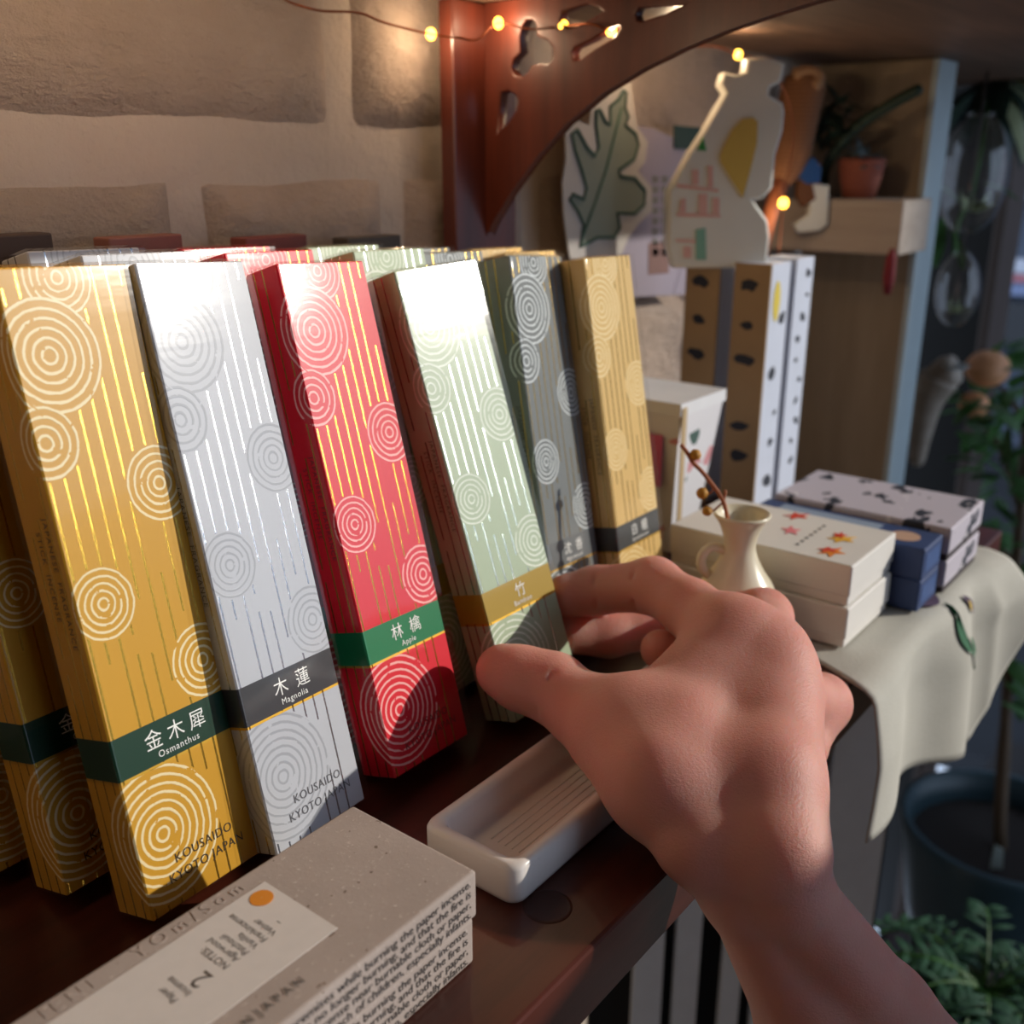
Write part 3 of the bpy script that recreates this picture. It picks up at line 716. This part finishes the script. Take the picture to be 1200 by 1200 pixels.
# ---------------------------------------------------------------- flared gift box, tall cartons
tg = NT('flower_card'); o_ = tg.obj(); a = tg.noise(o_, 60, 2); b = tg.noise(tg.mapping(o_, loc=(3, 1, 2)), 75, 2)
gc = tg.mix(tg.m('GREATER_THAN', a, .63), lin('#d9d8dc'), lin('#c98b90')); gc = tg.mix(tg.m('GREATER_THAN', b, .66), gc, lin('#3f5a52'))
tg.set(Base_Color=gc, Roughness=.6)
gb = empty('flared_gift_box', (.405, .222, .0002)); tag(gb, 'white flared gift box with flower print behind the beige carton', 'box')
def frustum(name, b0, b1, t0, t1, z0, z1, mat, parent):
    v = [(b0[0], b0[1], z0), (b1[0], b0[1], z0), (b1[0], b1[1], z0), (b0[0], b1[1], z0), (t0[0], t0[1], z1), (t1[0], t0[1], z1), (t1[0], t1[1], z1), (t0[0], t1[1], z1)]
    f = [(3, 2, 1, 0), (4, 5, 6, 7), (0, 1, 5, 4), (1, 2, 6, 5), (2, 3, 7, 6), (3, 0, 4, 7)]
    return mesh(name, v, f, mat, parent)
frustum('body', (.008, .006), (.031, .036), (0, 0), (.042, .044), 0, .070, tg.mat, gb)
frustum('lid', (-.001, -.001), (.043, .045), (-.001, -.001), (.043, .045), .0702, .0760, plain('lid_white', '#dcdde0', .6), gb)
box('pink_label', (-.0012, .008, .035), (-.0002, .030, .060), plain('pink_label', '#c25a80', .6), gb)
box('kraft_ribbon', (.0, -.0016, .0), (.004, -.0011, .074), plain('ribbon', '#b39a72', .7), gb)
M['kraft2'] = plain('tan_card', '#a68a66', .75); M['pale_card'] = plain('pale_blue_card', '#c7cede', .6); M['dark_print'] = plain('navy_print', '#1d2333', .6); M['yel2'] = plain('yellow_print', '#d4bd3a', .6)
random.seed(11)
def blob(R, n=9, asp=.6):
    return [(R*random.uniform(.55, 1)*math.cos(2*math.pi*k/n), asp*R*random.uniform(.55, 1.1)*math.sin(2*math.pi*k/n)) for k in range(n)]
def tall_box(x, y, w, d, h, side_mat, lab, prints, moon):
    r = empty('tall_carton', (x, y, .0003)); tag(r, lab, 'box', 'tall upright cartons by the panel')
    sp1 = box('side_panel', (0, 0, 0), (.0012, d, h), side_mat, r); ct = box('carton', (.0013, 0, 0), (w, d, h), M['pale_card'], r, .0004)
    for zz, R in prints[0]:
        flat_print('cat_print', blob(R), M['dark_print'], sp1, Matrix.Translation((-.0002, d*.55, zz)) @ Matrix.Rotation(math.radians(90), 4, 'X') @ Matrix.Rotation(math.radians(90), 4, 'Y'))
    for zz, R in prints[1]:
        flat_print('cat_print', blob(R), M['dark_print'], ct, Matrix.Translation((w*random.uniform(.35, .75), -.0002, zz)) @ Matrix.Rotation(math.radians(90), 4, 'X') @ Matrix.Rotation(random.uniform(-.8, .8), 4, 'Z'))
    if moon: flat_print('yellow_print', [(.0042*math.cos(k*.5236), .0105*math.sin(k*.5236)) for k in range(12)], M['yel2'], ct, Matrix.Translation((.009, -.0002, .112)) @ Matrix.Rotation(math.radians(90), 4, 'X'))
    return r
P1 = [(.120, .0062), (.100, .0050), (.082, .0065), (.046, .0065), (.030, .0070)]
tall_box(.4940, .2235, .0240, .0200, .1310, M['kraft2'], 'tall carton with tan side, white front and yellow oval', (P1, [(.103, .0058), (.074, .0058), (.052, .003), (.036, .004), (.014, .0062)]), True)
tall_box(.4945, .2520, .0240, .0200, .1315, M['kraft2'], 'tall carton with tan side and dark cat prints, nearest the wall', (P1, []), False)
tall_box(.5205, .2215, .0225, .0190, .1320, M['pale_card'], 'tall white carton with small dark prints, right end of the three', ([], [(.124-.0115*k, random.uniform(.0024, .0042)) for k in range(10)]), False)
BULB_W = .043
# ---------------------------------------------------------------- cards and string lights on the wall
def to_wall(poly, y): return [(on_y(u, v, y).x, on_y(u, v, y).z) for u, v in poly]
def wall_plate(name, poly, y, th, mat, parent, bev=0):
    o = parent.location
    return plate(name, [(x-o.x, z-o.z) for x, z in to_wall(poly, y)], th, mat, parent, matrix=Matrix.Translation((0, y-o.y, 0)) @ Matrix.Rotation(math.radians(90), 4, 'X'), bev=bev)
pc_ = empty('paper_sheet', tuple(on_y(745, 340, .3035))); tag(pc_, 'lavender grey paper sheet with printed text behind the leaf card', 'paper')
wall_plate('sheet', [(690, 140), (765, 150), (803, 168), (808, 345), (690, 350)], .3035, .0006, plain('lavender_paper', '#8b8391', .8), pc_)
for i in range(8):
    for j in range(2):
        v0 = 206+i*12.2; u0 = 764+j*11
        wall_plate('printed_text', [(u0, v0), (u0+8, v0+.5), (u0+7, v0+8), (u0+1, v0+9)], .3030, .0001, M['grey_ink'], pc_)
wall_plate('printed_picture', [(760, 285), (782, 283), (784, 320), (760, 322)], .3030, .0001, plain('brown_print', '#6b4a44', .7), pc_)
lc = empty('oak_leaf_card', tuple(on_y(700, 300, .300))); tag(lc, 'die-cut white card with a green oak leaf, on the wall behind the cartons', 'card')
def cr(pts): return [(480+x/3, y/3) for x, y in pts]
OAK = [(600, 870), (612, 790), (590, 740), (562, 700), (575, 682), (612, 700), (622, 660), (605, 600), (582, 530), (570, 470), (590, 455), (625, 520), (650, 548), (665, 520), (655, 440), (655, 390), (668, 385), (690, 430), (705, 440), (705, 375), (735, 350), (752, 318), (762, 325), (758, 380), (770, 410), (758, 440), (795, 470), (805, 510), (790, 560), (735, 600), (740, 620), (790, 625), (828, 670), (825, 720), (790, 752), (730, 750), (740, 800), (720, 835), (660, 835), (615, 860)]
cxm, cym = sum(p[0] for p in OAK)/len(OAK), sum(p[1] for p in OAK)/len(OAK)
out_ = [(cxm+(x-cxm)*1.16+(8 if x > cxm else -8), cym+(y-cym)*1.09) for x, y in OAK]
wall_plate('card', cr([(598, 1000), (560, 900), (540, 760), (535, 640), (548, 560), (545, 440), (575, 420), (630, 440), (640, 365), (690, 345), (715, 300), (745, 275), (775, 290), (790, 400), (800, 450), (835, 500), (825, 570), (800, 600), (850, 660), (850, 740), (800, 790), (770, 830), (740, 900), (660, 1000)]), .300, .001, plain('card_white', '#a8a29c', .8), lc)
wall_plate('leaf_print', cr(OAK), .2994, .0001, plain('leaf_grey_green', '#6d7468', .8), lc)
op = [Vector((x, .2992, z))-lc.location for x, z in to_wall(cr(OAK), .2992)]
tube('leaf_outline', op, .0009, plain('leaf_green', '#2c4a40', .8), lc, 6, closed=True)
tube('leaf_vein', [Vector((x, .2992, z))-lc.location for x, z in to_wall(cr([(608, 830), (650, 720), (690, 600), (720, 480), (745, 380)]), .2992)], .0008, plain('vein_green', '#3b5a4c', .8), lc, 6)
dc = empty('dark_teal_card', tuple(on_y(806, 175, .3025))); tag(dc, 'small dark teal card on the wall beside the white bottle', 'card')
wall_plate('card', [(790, 147), (826, 150), (826, 176), (790, 174)], .3025, .001, plain('teal_card', '#1d3836', .7), dc)
# red-brown battens along the wall behind the last row of cartons
for u0, u1, c, lab in [(127, 214, '#8a5a50', 'reddish wooden batten at the wall above the white cartons'), (288, 360, '#7a3f3a', 'dull red wooden batten at the wall above the red cartons'), (-60, 62, '#4a3a33', 'dark wooden batten at the wall above the gold cartons'), (408, 470, '#4b4440', 'grey wooden batten at the wall left of the bracket')]:
    a = on_y(u0, 280, .294); b = on_y(u1, 280, .294)
    r = empty('wooden_batten', (a.x, .294, .0002)); tag(r, lab, 'batten', 'battens leaning at the stone wall')
    box('strip', (0, 0, 0), (b.x-a.x, .009, a.z), plain('batten_'+c[1:], c, .7, var=.2), r, .0006)
# copper wire with small lamps
fy = empty('string_lights', tuple(on_y(505, 40, .298))); tag(fy, 'copper wire string of tiny warm lights strung along bracket and shelf', 'string lights')
M['copper'] = plain('copper_wire', '#9a5a3c', .35, .9)
tb = NT('glowing_bulb'); tb.t.nodes.remove(tb.b); e_ = tb.n('ShaderNodeEmission'); e_.inputs[0].default_value = (1, .48, .05, 1); e_.inputs[1].default_value = 5
t_ = tb.n('ShaderNodeBsdfTransparent'); ad = tb.n('ShaderNodeAddShader'); tb.t.links.new(e_.outputs[0], ad.inputs[0]); tb.t.links.new(t_.outputs[0], ad.inputs[1]); tb.t.links.new(ad.outputs[0], tb.t.nodes['Material Output'].inputs[0])
M['bulb'] = tb.mat
BULBS = [at(505, 40, .405), at(584, 27, .413), at(660, 31, .408), at(716, 35, .396), at(797, 56, .50), at(865, 64, .52), at(918, 238, .60)]
LEFT = [Vector((.235-.052*k, .262+.012*(k % 2), .2325-.003*(k % 2))) for k in range(9)]
wp = LEFT[::-1] + [at(330, -4, .36), at(372, 12, .37), at(420, 15, .38), at(452, 27, .39), BULBS[0], at(540, 45, .408), at(560, 46, .410), BULBS[1], at(620, 34, .408), BULBS[2], at(690, 28, .395), BULBS[3], at(752, 38, .42), at(788, 50, .497), BULBS[4], at(835, 54, .51), BULBS[5], at(905, 80, .54), at(930, 150, .58), BULBS[6], at(912, 300, .6)]
tube('copper_wire', rel(fy, spline(wp, 6)), .00045, M['copper'], fy, 6)
for p in BULBS+[at(788, 50, .497)]+LEFT:
    bm = bmesh.new(); bmesh.ops.create_uvsphere(bm, u_segments=12, v_segments=8, radius=.0021 if p is not BULBS[-1] else .0028)
    for v in bm.verts: v.co.z *= 1.15
    b_ = from_bm('bulb', bm, M['bulb'], fy, True); b_.location = p-fy.location
    pl = bpy.data.lights.new('bulb_glow', 'POINT'); pl.energy = BULB_W; pl.color = (1, .74, .48); pl.shadow_soft_size = .0012
    link(bpy.data.objects.new('bulb_glow', pl), fy).location = p-fy.location-Vector((0, 0, .0))

# ---------------------------------------------------------------- white bottle ornament on the tall cartons
FH = Vector((FWD.x, FWD.y, 0)).normalized()
def face_plane(u, v, O):
    r = ray(u, v); t = (O-EYE).dot(FH)/r.dot(FH); p = EYE+r*t; return ((p-O).dot(RGT), (p-O).z)
def facing(name, poly, O, th, mat, parent, off=0, bev=0):
    return plate(name, [face_plane(u, v, O) for u, v in poly], th, mat, parent, matrix=frame(tuple(O-FH*off-parent.location), RGT, (0, 0, 1)), bev=bev)
def cw(pts): return [(780+x/4.615, 60+y/4.615) for x, y in pts]
OB = Vector((.508, .2425, .1335))
bo = empty('bottle_ornament', tuple(OB)); tag(bo, 'white bottle-shaped ornament with a house print and yellow oval above the tall cartons', 'ornament')
M['ivory'] = plain('ivory_paint', '#e6e4d8', .5, var=.04)
facing('bottle', cw([(430, 130), (440, 62), (520, 55), (610, 85), (592, 160), (535, 190), (525, 255), (600, 295), (608, 330), (600, 430), (560, 560), (545, 730), (500, 780), (425, 790), (470, 850), (520, 920), (530, 1000), (515, 1130), (400, 1150), (40, 1150), (15, 1050), (20, 760), (60, 690), (130, 560), (200, 455), (270, 330), (330, 230), (298, 180), (310, 140), (370, 150)]), OB, .012, M['ivory'], bo, 0, .0015)
facing('yellow_oval', cw([(350, 420), (400, 370), (450, 360), (478, 385), (474, 500), (445, 620), (400, 790), (335, 690), (280, 600), (278, 560), (305, 500)]), OB, .001, plain('yellow_paint', '#d9b85a', .5), bo, .008)
PK = plain('pink_line', '#e5b5a8', .6); GR = plain('green_door', '#86b8a2', .6)
for q in ([(50, 715), (270, 745), (270, 760), (50, 735)], [(50, 870), (280, 880), (280, 895), (50, 890)], [(45, 1010), (150, 1015), (150, 1030), (45, 1025)], [(130, 640), (165, 640), (165, 720), (130, 720)], [(215, 620), (240, 620), (240, 735), (215, 735)], [(165, 770), (210, 770), (210, 880), (165, 880)], [(240, 790), (275, 790), (275, 875), (240, 875)], [(70, 800), (95, 790), (95, 868), (60, 868)], [(85, 1050), (125, 1050), (125, 1110), (85, 1110)]):
    facing('house_print', cw(q), OB, .0006, PK, bo, .0078)
facing('house_door', cw([(150, 960), (200, 950), (205, 1120), (150, 1120)]), OB, .0006, GR, bo, .0078)
facing('green_mark', cw([(155, 535), (188, 470), (205, 540)]), OB, .0006, plain('green_mark', '#3f9a4e', .6), bo, .0078)

# ---------------------------------------------------------------- cabinet panel with its ledge
XP = .72
yE = on_x(1098, 90, XP).y
cp = empty('cabinet_panel', (XP, yE, -.85)); tag(cp, 'brown upright side panel of a cabinet with a pale painted edge', 'panel')
box('panel', (0, .003, 0), (.034, WALL_Y-.016-yE, .85+Z_UP-.001), wood('panel_wood', '#8c7a62', '#ab9880', .7, 'z', .6, .1), cp)
box('painted_edge', (-.001, -.001, 0), (.036, .0028, .85+Z_UP-.001), plain('edge_paint', '#b4c2c4', .5), cp)
XL = .665
pA, pB = on_x(1060, 235, XL), on_x(1056, 300, XL)
lg = empty('wall_ledge', (XL, pA.y, pB.z)); tag(lg, 'small weathered wooden block ledge fixed to the brown panel', 'ledge')
box('block', (0, 0, 0), (XP-XL-.0005, WALL_Y-.016-pA.y, pA.z-pB.z), wood('ledge_wood', '#a09082', '#c0b2a4', .8, 'y', 1, .1), lg, .001)
ZL = pA.z+.0004
def on_ledge(u, x=None):
    r = ray(u, 230); t = ((x or XL+.02)/r.x); p = EYE+r*t; return Vector((p.x, p.y, ZL))
p0 = on_ledge(1006)
tpz = empty('terracotta_pot', tuple(p0)); tag(tpz, 'tiny terracotta pot standing on the ledge', 'pot')
lathe('pot', [(.010, 0), (.013, .012), (.0145, .022), (.0150, .024), (.0135, .0245), (.012, .020), (.0001, .018)], plain('terracotta', '#8a4a38', .8), tpz, 32)
M['dark_leaf'] = plain('dark_leaf', '#22382c', .6, var=.3); M['leaf'] = plain('leaf_green_mid', '#3c6a2c', .5, var=.35, scale=30); M['pale_leaf'] = plain('pale_leaf', '#a9b48a', .5, var=.2)
def leaf_mesh_pts(base, d, up, L, W, droop=.3):
    d = Vector(d).normalized(); s = d.cross(Vector(up)).normalized(); n = s.cross(d)
    v, f = [], []
    for k in range(5):
        t = k/4; w = W*math.sin(math.pi*min(.97, max(.04, t)))**.8; c = Vector(base)+d*(L*t)-n*(droop*L*t*t)
        v += [c-s*w, c+n*(w*.25), c+s*w]
    for k in range(4):
        a = 3*k; f += [(a, a+1, a+4, a+3), (a+1, a+2, a+5, a+4)]
    return v, f
def leaves(name, specs, mat, parent, stuff=True):
    V, F_ = [], []
    for sp in specs:
        v, f = leaf_mesh_pts(*sp); o = len(V); V += v; F_ += [tuple(i+o for i in q) for q in f]
    ob = mesh(name, V, F_, mat, parent, True)
    if stuff: ob['kind'] = 'stuff'
    return ob
random.seed(7)
# dried sprigs and a whisk broom leaning at the ledge
sg = empty('dried_sprig', tuple(on_ledge(965, XL+.03))); tag(sg, 'dark green dried sprig with a long grey stem pointing up right from the ledge', 'sprig')
s0 = Vector((0, 0, 0))
def sgp(u, v): return on_x(u, v, XL+.015)-sg.location
tube('stem', spline([s0, sgp(968, 195), sgp(1000, 152), sgp(1045, 122), sgp(1080, 103)], 5), [.0035]*20+[.0025], M['dark_leaf'], sg, 8)
leaves('needles', [(sgp(random.uniform(950, 1000), random.uniform(120, 180)), (random.uniform(-1, .4), random.uniform(-1, 1), random.uniform(.1, 1)), (0, 0, 1), random.uniform(.015, .032), .0022) for _ in range(70)], M['dark_leaf'], sg)
gs = empty('silver_sprig', tuple(p0+Vector((0, 0, .02)))); tag(gs, 'silvery grey succulent leaves growing from the terracotta pot', 'plant')
leaves('foliage', [((0, 0, 0), (random.uniform(-1, 1), random.uniform(-1, 1.2), random.uniform(.1, .9)), (0, 0, 1), random.uniform(.012, .024), .003) for _ in range(34)], plain('silver_leaf', '#7d8e92', .6), gs)
bt = empty('white_boot_ornament', tuple(on_ledge(957, XL-.004))); bt.location.z = pB.z+.008
tag(bt, 'small white boot-shaped ornament hanging in front of the ledge', 'ornament')
bo_ = on_x(957, 235, XL-.006)
facing('boot', [(950, 217), (968, 219), (966, 262), (958, 268), (935, 270), (931, 263), (948, 252)], Vector(bo_), .006, M['ivory'], bt, 0, .001)
facing('cord', [(959, 190), (961, 190), (961, 217), (959, 217)], Vector(bo_), .001, M['twig'], bt)
bl = empty('blue_bird_ornament', tuple(on_x(948, 205, XL-.010))); tag(bl, 'little blue and brown hanging ornament above the white boot', 'ornament')
facing('body', [(938, 195), (950, 186), (958, 196), (957, 212), (944, 214), (936, 208)], Vector(bl.location), .008, plain('ornament_blue', '#2c5a98', .5), bl, 0, .001)
facing('belly', [(935, 212), (948, 213), (952, 232), (940, 240), (934, 228)], Vector(bl.location), .007, plain('ornament_brown', '#7a4a26', .6), bl, 0, .001)
facing('cord', [(945, 150), (947, 150), (949, 188), (947, 188)], Vector(bl.location), .001, M['twig'], bl)
ts_ = empty('red_tassel', tuple(on_x(1042, 322, XL-.003))); tag(ts_, 'small dark red tassel hanging below the ledge', 'tassel')
tube('threads', [(0, 0, .016), (0, 0, .010), (0, 0, -.002), (.001, 0, -.012)], [.001, .0032, .0036, .0022], plain('tassel_red', '#7a2028', .8), ts_, 10)
wk = empty('whisk_broom', tuple(at(900, 300, .62))); tag(wk, 'brown woven whisk broom hanging beside the white bottle', 'broom')
tkm = NT('woven_straw'); o_ = tkm.obj(); wva = tkm.n('ShaderNodeTexWave'); wva.bands_direction = 'Z'; tkm.put(wva.inputs[0], o_); wva.inputs['Scale'].default_value = 120
tkm.set(Base_Color=tkm.mix(wva.outputs[1], lin('#5a3520'), lin('#9a6a45')), Roughness=.8); tkm.bump(wva.outputs[1], .6, .001)
tube('woven_body', rel(wk, spline([at(944, 92, .63), at(935, 130, .63), at(924, 180, .63), at(914, 215, .63)], 5)), [.004, .013]+[.0135]*9+[.012, .011, .010, .008, .006], tkm.mat, wk, 16)
tube('handle', rel(wk, [at(914, 212, .63), at(903, 250, .625), at(892, 300, .62)]), [.006, .0045, .004], M['twig'], wk, 10)
tube('knot', rel(wk, spline([at(930, 88, .62), at(948, 84, .62), at(960, 92, .62), at(952, 104, .62)], 4)), .004, plain('broom_cord', '#a07a58', .8), wk, 8)
# ---------------------------------------------------------------- window post, glass globes, peg
XW = 1.25
py0 = on_x(1197, 140, XW).y
wp_ = empty('window_1', (XW, py0, -.85)); tag(wp_, 'dark window frame post beside the cabinet panel', kind='structure')
box('post', (0, .012, 0), (.07, .40, 2.15), plain('black_paint', '#15130f', .6), wp_)
box('edge_bead', (-.004, 0, 0), (.074, .0115, 2.15), plain('brown_bead', '#4a3c34', .6), wp_, .002)
def globe(u, v, d, R, sq, lab):
    c = at(u, v, d); r = empty('glass_globe', tuple(c)); tag(r, lab, 'terrarium', 'hanging glass globes')
    lathe('glass', [(max(.0005, R*math.sin(a)), -R*sq*math.cos(a)) for a in [k*math.pi/18 for k in range(1, 17)]], M['glass'], r, 36)
    lathe('rim', [(R*.34, R*sq*.94), (R*.40, R*sq*.97), (R*.36, R*sq*1.0)], M['glass'], r, 24)
    tube('cord', [(0, 0, R*sq*.95), (0, 0, Z_UP-c.z)], .0008, M['grey_ink'], r, 6)
    leaves('foliage', [((random.uniform(-.3, .3)*R, random.uniform(-.3, .3)*R, -R*sq*.6), (random.uniform(-.7, .7), random.uniform(-.7, .7), random.uniform(.2, 1)), (0, 1, .2), R*random.uniform(.4, .8), R*.12) for _ in range(12)], M['pale_leaf'], r)
    return r
globe(1140, 205, .80, .026, 1.75, 'upper hanging glass globe holding water and pale leaves')
globe(1122, 340, .80, .0165, 1.75, 'lower hanging glass globe with a green leaf inside')
hp = empty('hanging_plant', tuple(at(1160, 110, .86))); tag(hp, 'hanging plant with pale striped leaves at the top of the window', 'plant')
def hpv(u, v, d=.86): return at(u, v, d)-hp.location
leaves('foliage', [(hpv(1165, 95), (random.uniform(-1, 1), random.uniform(-1, 1), random.uniform(-.9, .3)), (0, .1, 1), random.uniform(.04, .08), random.uniform(.006, .010), .5) for _ in range(26)], M['dark_leaf'], hp)
leaves('pale_foliage', [(hpv(1165, 95), (random.uniform(-1, 1), random.uniform(-1, .2), random.uniform(-.6, .3)), (0, .1, 1), random.uniform(.04, .075), .008, .5) for _ in range(9)], M['pale_leaf'], hp)
tube('stem', spline([hpv(1164, 92), hpv(1163, 98), hpv(1140, 220), hpv(1122, 262), hpv(1118, 300)], 5), .002, M['leaf'], hp, 6)
leaves('trailing_leaf', [(hpv(1150, 215), (.6, -.8, -.1), (0, 0, 1), .035, .008), (hpv(1128, 240), (-.3, .5, .6), (0, 0, 1), .04, .008), (hpv(1115, 270), (.5, -.4, -.7), (0, 0, 1), .035, .008), (hpv(1105, 255), (.3, .2, -.9), (0, 0, 1), .04, .007)], M['leaf'], hp)
pg = empty('wooden_peg', tuple(at(1078, 540, .83))); tag(pg, 'pale curved wooden peg on the painted panel edge', 'peg')
pw = wood('peg_wood', '#8d7f70', '#b3a797', .6)
tube('shaft', rel(pg, spline([at(1074, 545, .84), at(1080, 505, .83), at(1088, 468, .82), at(1102, 442, .81)], 5)), [.004]+[.006+.0007*k for k in range(13)]+[.015, .015], pw, pg, 14)
tube('head', rel(pg, [at(1096, 446, .815), at(1110, 436, .81), at(1120, 433, .805)]), [.012, .0135, .012], pw, pg, 14)
lathe('cap', [(.0001, 0), (.008, .001), (.011, .004)], plain('peg_cap', '#c4cdd0', .4), pg, 20, tuple(at(1119, 433, .80)-pg.location))
# ---------------------------------------------------------------- beyond and below the shelf
M['blue_pot'] = plain('blue_grey_glaze', '#31474f', .4)
P_C = at(1178, 968, .95)
pt = empty('planter_pot', (P_C.x, P_C.y, P_C.z-.17)); tag(pt, 'round blue grey planter pot with soil below the shelf', 'pot')
lathe('pot', [(.060, 0), (.078, .08), (.088, .150), (.092, .166), (.092, .172), (.085, .172), (.080, .150), (.070, .060)], M['blue_pot'], pt, 48)
lathe('soil', [(.0001, .146), (.05, .147), (.080, .144)], plain('soil', '#2a2320', .95, var=.5, scale=300), pt, 32)
st = empty('plant_stand', (P_C.x, P_C.y, -.85)); tag(st, 'dark wooden stand under the planter pot', 'stand')
hS = P_C.z-.17+.85-.001
lathe('top', [(.0001, hS-.02), (.09, hS-.02), (.09, hS)], M['shelf'], st, 32); mesh('top_cap', [(.09*math.cos(k*math.pi/8), .09*math.sin(k*math.pi/8), hS) for k in range(16)], [tuple(range(16))], M['shelf'], st)
for k in range(4):
    a = k*math.pi/2+.4; tube('leg', [(.06*math.cos(a), .06*math.sin(a), hS-.02), (.085*math.cos(a), .085*math.sin(a), 0)], .009, M['shelf'], st, 8)
tr = empty('potted_tree', (P_C.x, P_C.y, P_C.z-.024)); tag(tr, 'slim leafy tree growing from the blue grey pot', 'tree')
def tv_(u, v, d=.95): return at(u, v, d)-tr.location
tube('trunk', spline([(0, 0, 0), tv_(1172, 960), tv_(1178, 850), tv_(1186, 720), tv_(1196, 600), tv_(1205, 480), tv_(1215, 380)], 5), [.006]*10+[.005]*20+[.004], plain('tree_bark', '#5d4a36', .8), tr, 10)
for q in ([(1190, 660), (1160, 630), (1130, 610)], [(1196, 600), (1170, 520), (1140, 490)], [(1203, 500), (1180, 460), (1150, 440)], [(1186, 720), (1210, 690), (1240, 660)]):
    tube('branch', [tv_(*p) for p in q], [.003, .0022, .0015], plain('tree_bark_thin', '#5d4a36', .8), tr, 6)
sp_ = []
for (u, v, ru, rv, n) in [(1165, 480, 50, 45, 46), (1185, 560, 40, 40, 26), (1150, 640, 45, 35, 26), (1195, 690, 30, 60, 34), (1205, 420, 30, 40, 22), (1190, 800, 22, 50, 12)]:
    for _ in range(n):
        b = tv_(random.gauss(u, ru*.5), random.gauss(v, rv*.5), random.uniform(.86, 1.05))
        sp_.append((b, (random.uniform(-1, 1), random.uniform(-1, 1), random.uniform(-.6, .5)), (0, .1, 1), random.uniform(.025, .05), random.uniform(.006, .011)))
leaves('foliage', sp_, M['leaf'], tr)
for u, v, R in [(1157, 432, .019), (1141, 474, .013)]:  # peach balls coloured as the sunlit orange spots among the leaves
    bm = bmesh.new(); bmesh.ops.create_uvsphere(bm, u_segments=16, v_segments=12, radius=R)
    for q in bm.verts: q.co.z *= .85
    f_ = from_bm('sunlit_spot', bm, plain('peach_sunlit_spot', '#e8a878', .5), tr, True); f_.location = tv_(u, v, .90)
gt = empty('plant_tag', (P_C.x, P_C.y, P_C.z-.024)); gt.location += RGT*-.012+FH*-.03; tag(gt, 'pale plant tag stuck in the soil of the pot', 'tag')
facing('tag', [(1158, 1030), (1166, 990), (1176, 996), (1172, 1040)], Vector(gt.location), .002, plain('tag_white', '#9aa49c', .6), gt)
# fern in the corner
fp = at(1160, 1135, .67)
fn = empty('fern_plant', (fp.x, fp.y, fp.z-.02)); tag(fn, 'feathery green fern below the shelf in the lower right corner', 'plant')
fs_ = []
for k in range(46):
    a = random.uniform(0, 2*math.pi); L = random.uniform(.06, .15); up = random.uniform(.35, 1.1)
    d = Vector((math.cos(a), math.sin(a), up)).normalized(); path = [d*(L*t)+Vector((0, 0, -.10*L/.12*t*t)) for t in [j/8 for j in range(9)]]
    tube('frond_stem', path, .0009, M['leaf'], fn, 4)
    for j in range(2, 9):
        s = d.cross(Vector((0, 0, 1))).normalized()
        for sg_ in (-1, 1):
            fs_.append((path[j], d*.6+s*sg_, (0, 0, 1), .020*(1.1-j/12), .0024))
M['fern'] = plain('fern_green', '#2a5236', .5, var=.35, scale=40)
leaves('fronds', fs_, M['fern'], fn)
fb = empty('fern_planter', (fp.x, fp.y, -.85)); tag(fb, 'dark square planter holding the fern', 'planter')
hF = fp.z-.02+.85-.004
frustum('box', (-.04, -.04), (.04, .04), (-.05, -.05), (.05, .05), 0, hF, plain('dark_planter', '#1c1d20', .6), fb)
# white slatted rack under the shelf
OR = at(800, 1150, .60); OR.z = 0
rk = empty('slatted_rack', (OR.x, OR.y, -.85)); tag(rk, 'white painted slatted rack standing below the shelf', 'rack')
M['rack_white'] = plain('rack_white', '#eef2f6', .6); M['gap_shade'] = plain('gap_shade', '#1a1c22', .7)
def board(name, u0, u1, v, z1, off, mat, th=.008):
    a = face_plane(u0, v, OR-FH*off); b = face_plane(u1, v, OR-FH*off); o = OR-FH*off-rk.location
    return plate(name, [(a[0], -.85), (b[0], -.85), (b[0], z1), (a[0], z1)], th, mat, rk, matrix=frame(tuple(Vector((o.x, o.y, .85))), RGT, (0, 0, 1)))
for u0, u1 in [(742, 776), (790, 818), (846, 868), (884, 930), (946, 1012)]:
    board('slat', u0, u1, 1130, -.06, 0, M['rack_white'], .008)
board('gap_shade_panel', 690, 1015, 1130, -.075, -.012, M['gap_shade'])  # added dark sheet: gives the slat gaps their shade and hides the wall
# shopfront across the street
sd = empty('street_building', (4.2, 1.2, -.9)); tag(sd, 'dark slate building across the street seen through the window', 'building')
M['slate'] = plain('slate_wall', '#565e6c', .8, var=.2, scale=2)
box('wall', (0, -4.5, 0), (.3, 3.5, 3.2), M['slate'], sd)
def fac(u0, v0, u1, v1, name, mat, th=.05):
    a = on_x(u0, v0, 4.2); b = on_x(u1, v1, 4.2)
    return box(name, (-th, min(a.y, b.y)-1.2, min(a.z, b.z)+.9), (-.001, max(a.y, b.y)-1.2, max(a.z, b.z)+.9), mat, sd)
fac(1176, 302, 1215, 320, 'awning_strip', plain('awning_white', '#d9dbe4', .6)); fac(1172, 320, 1215, 330, 'awning_strip', plain('awning_pink', '#d68a92', .6)); fac(1170, 330, 1215, 346, 'awning_strip', plain('awning_blue', '#8f9cc0', .6))
fac(1166, 215, 1230, 235, 'ledge', plain('ledge_grey', '#8a909c', .7)); fac(1160, 350, 1260, 410, 'window', plain('dark_pane', '#12141a', .1)); fac(1170, 100, 1260, 205, 'window', plain('dark_pane_top', '#565d6c', .1))
fac(1120, 500, 1200, 520, 'ledge', plain('ledge_slate', '#586070', .7)); fac(1130, 640, 1260, 650, 'ledge', plain('brick_ledge', '#8a5a5c', .7))
tag(box('floor_street', (1.9, -4, -.95), (4.2, 5, -.9), plain('asphalt', '#26282c', .9)), 'dark street outside the window', kind='structure')
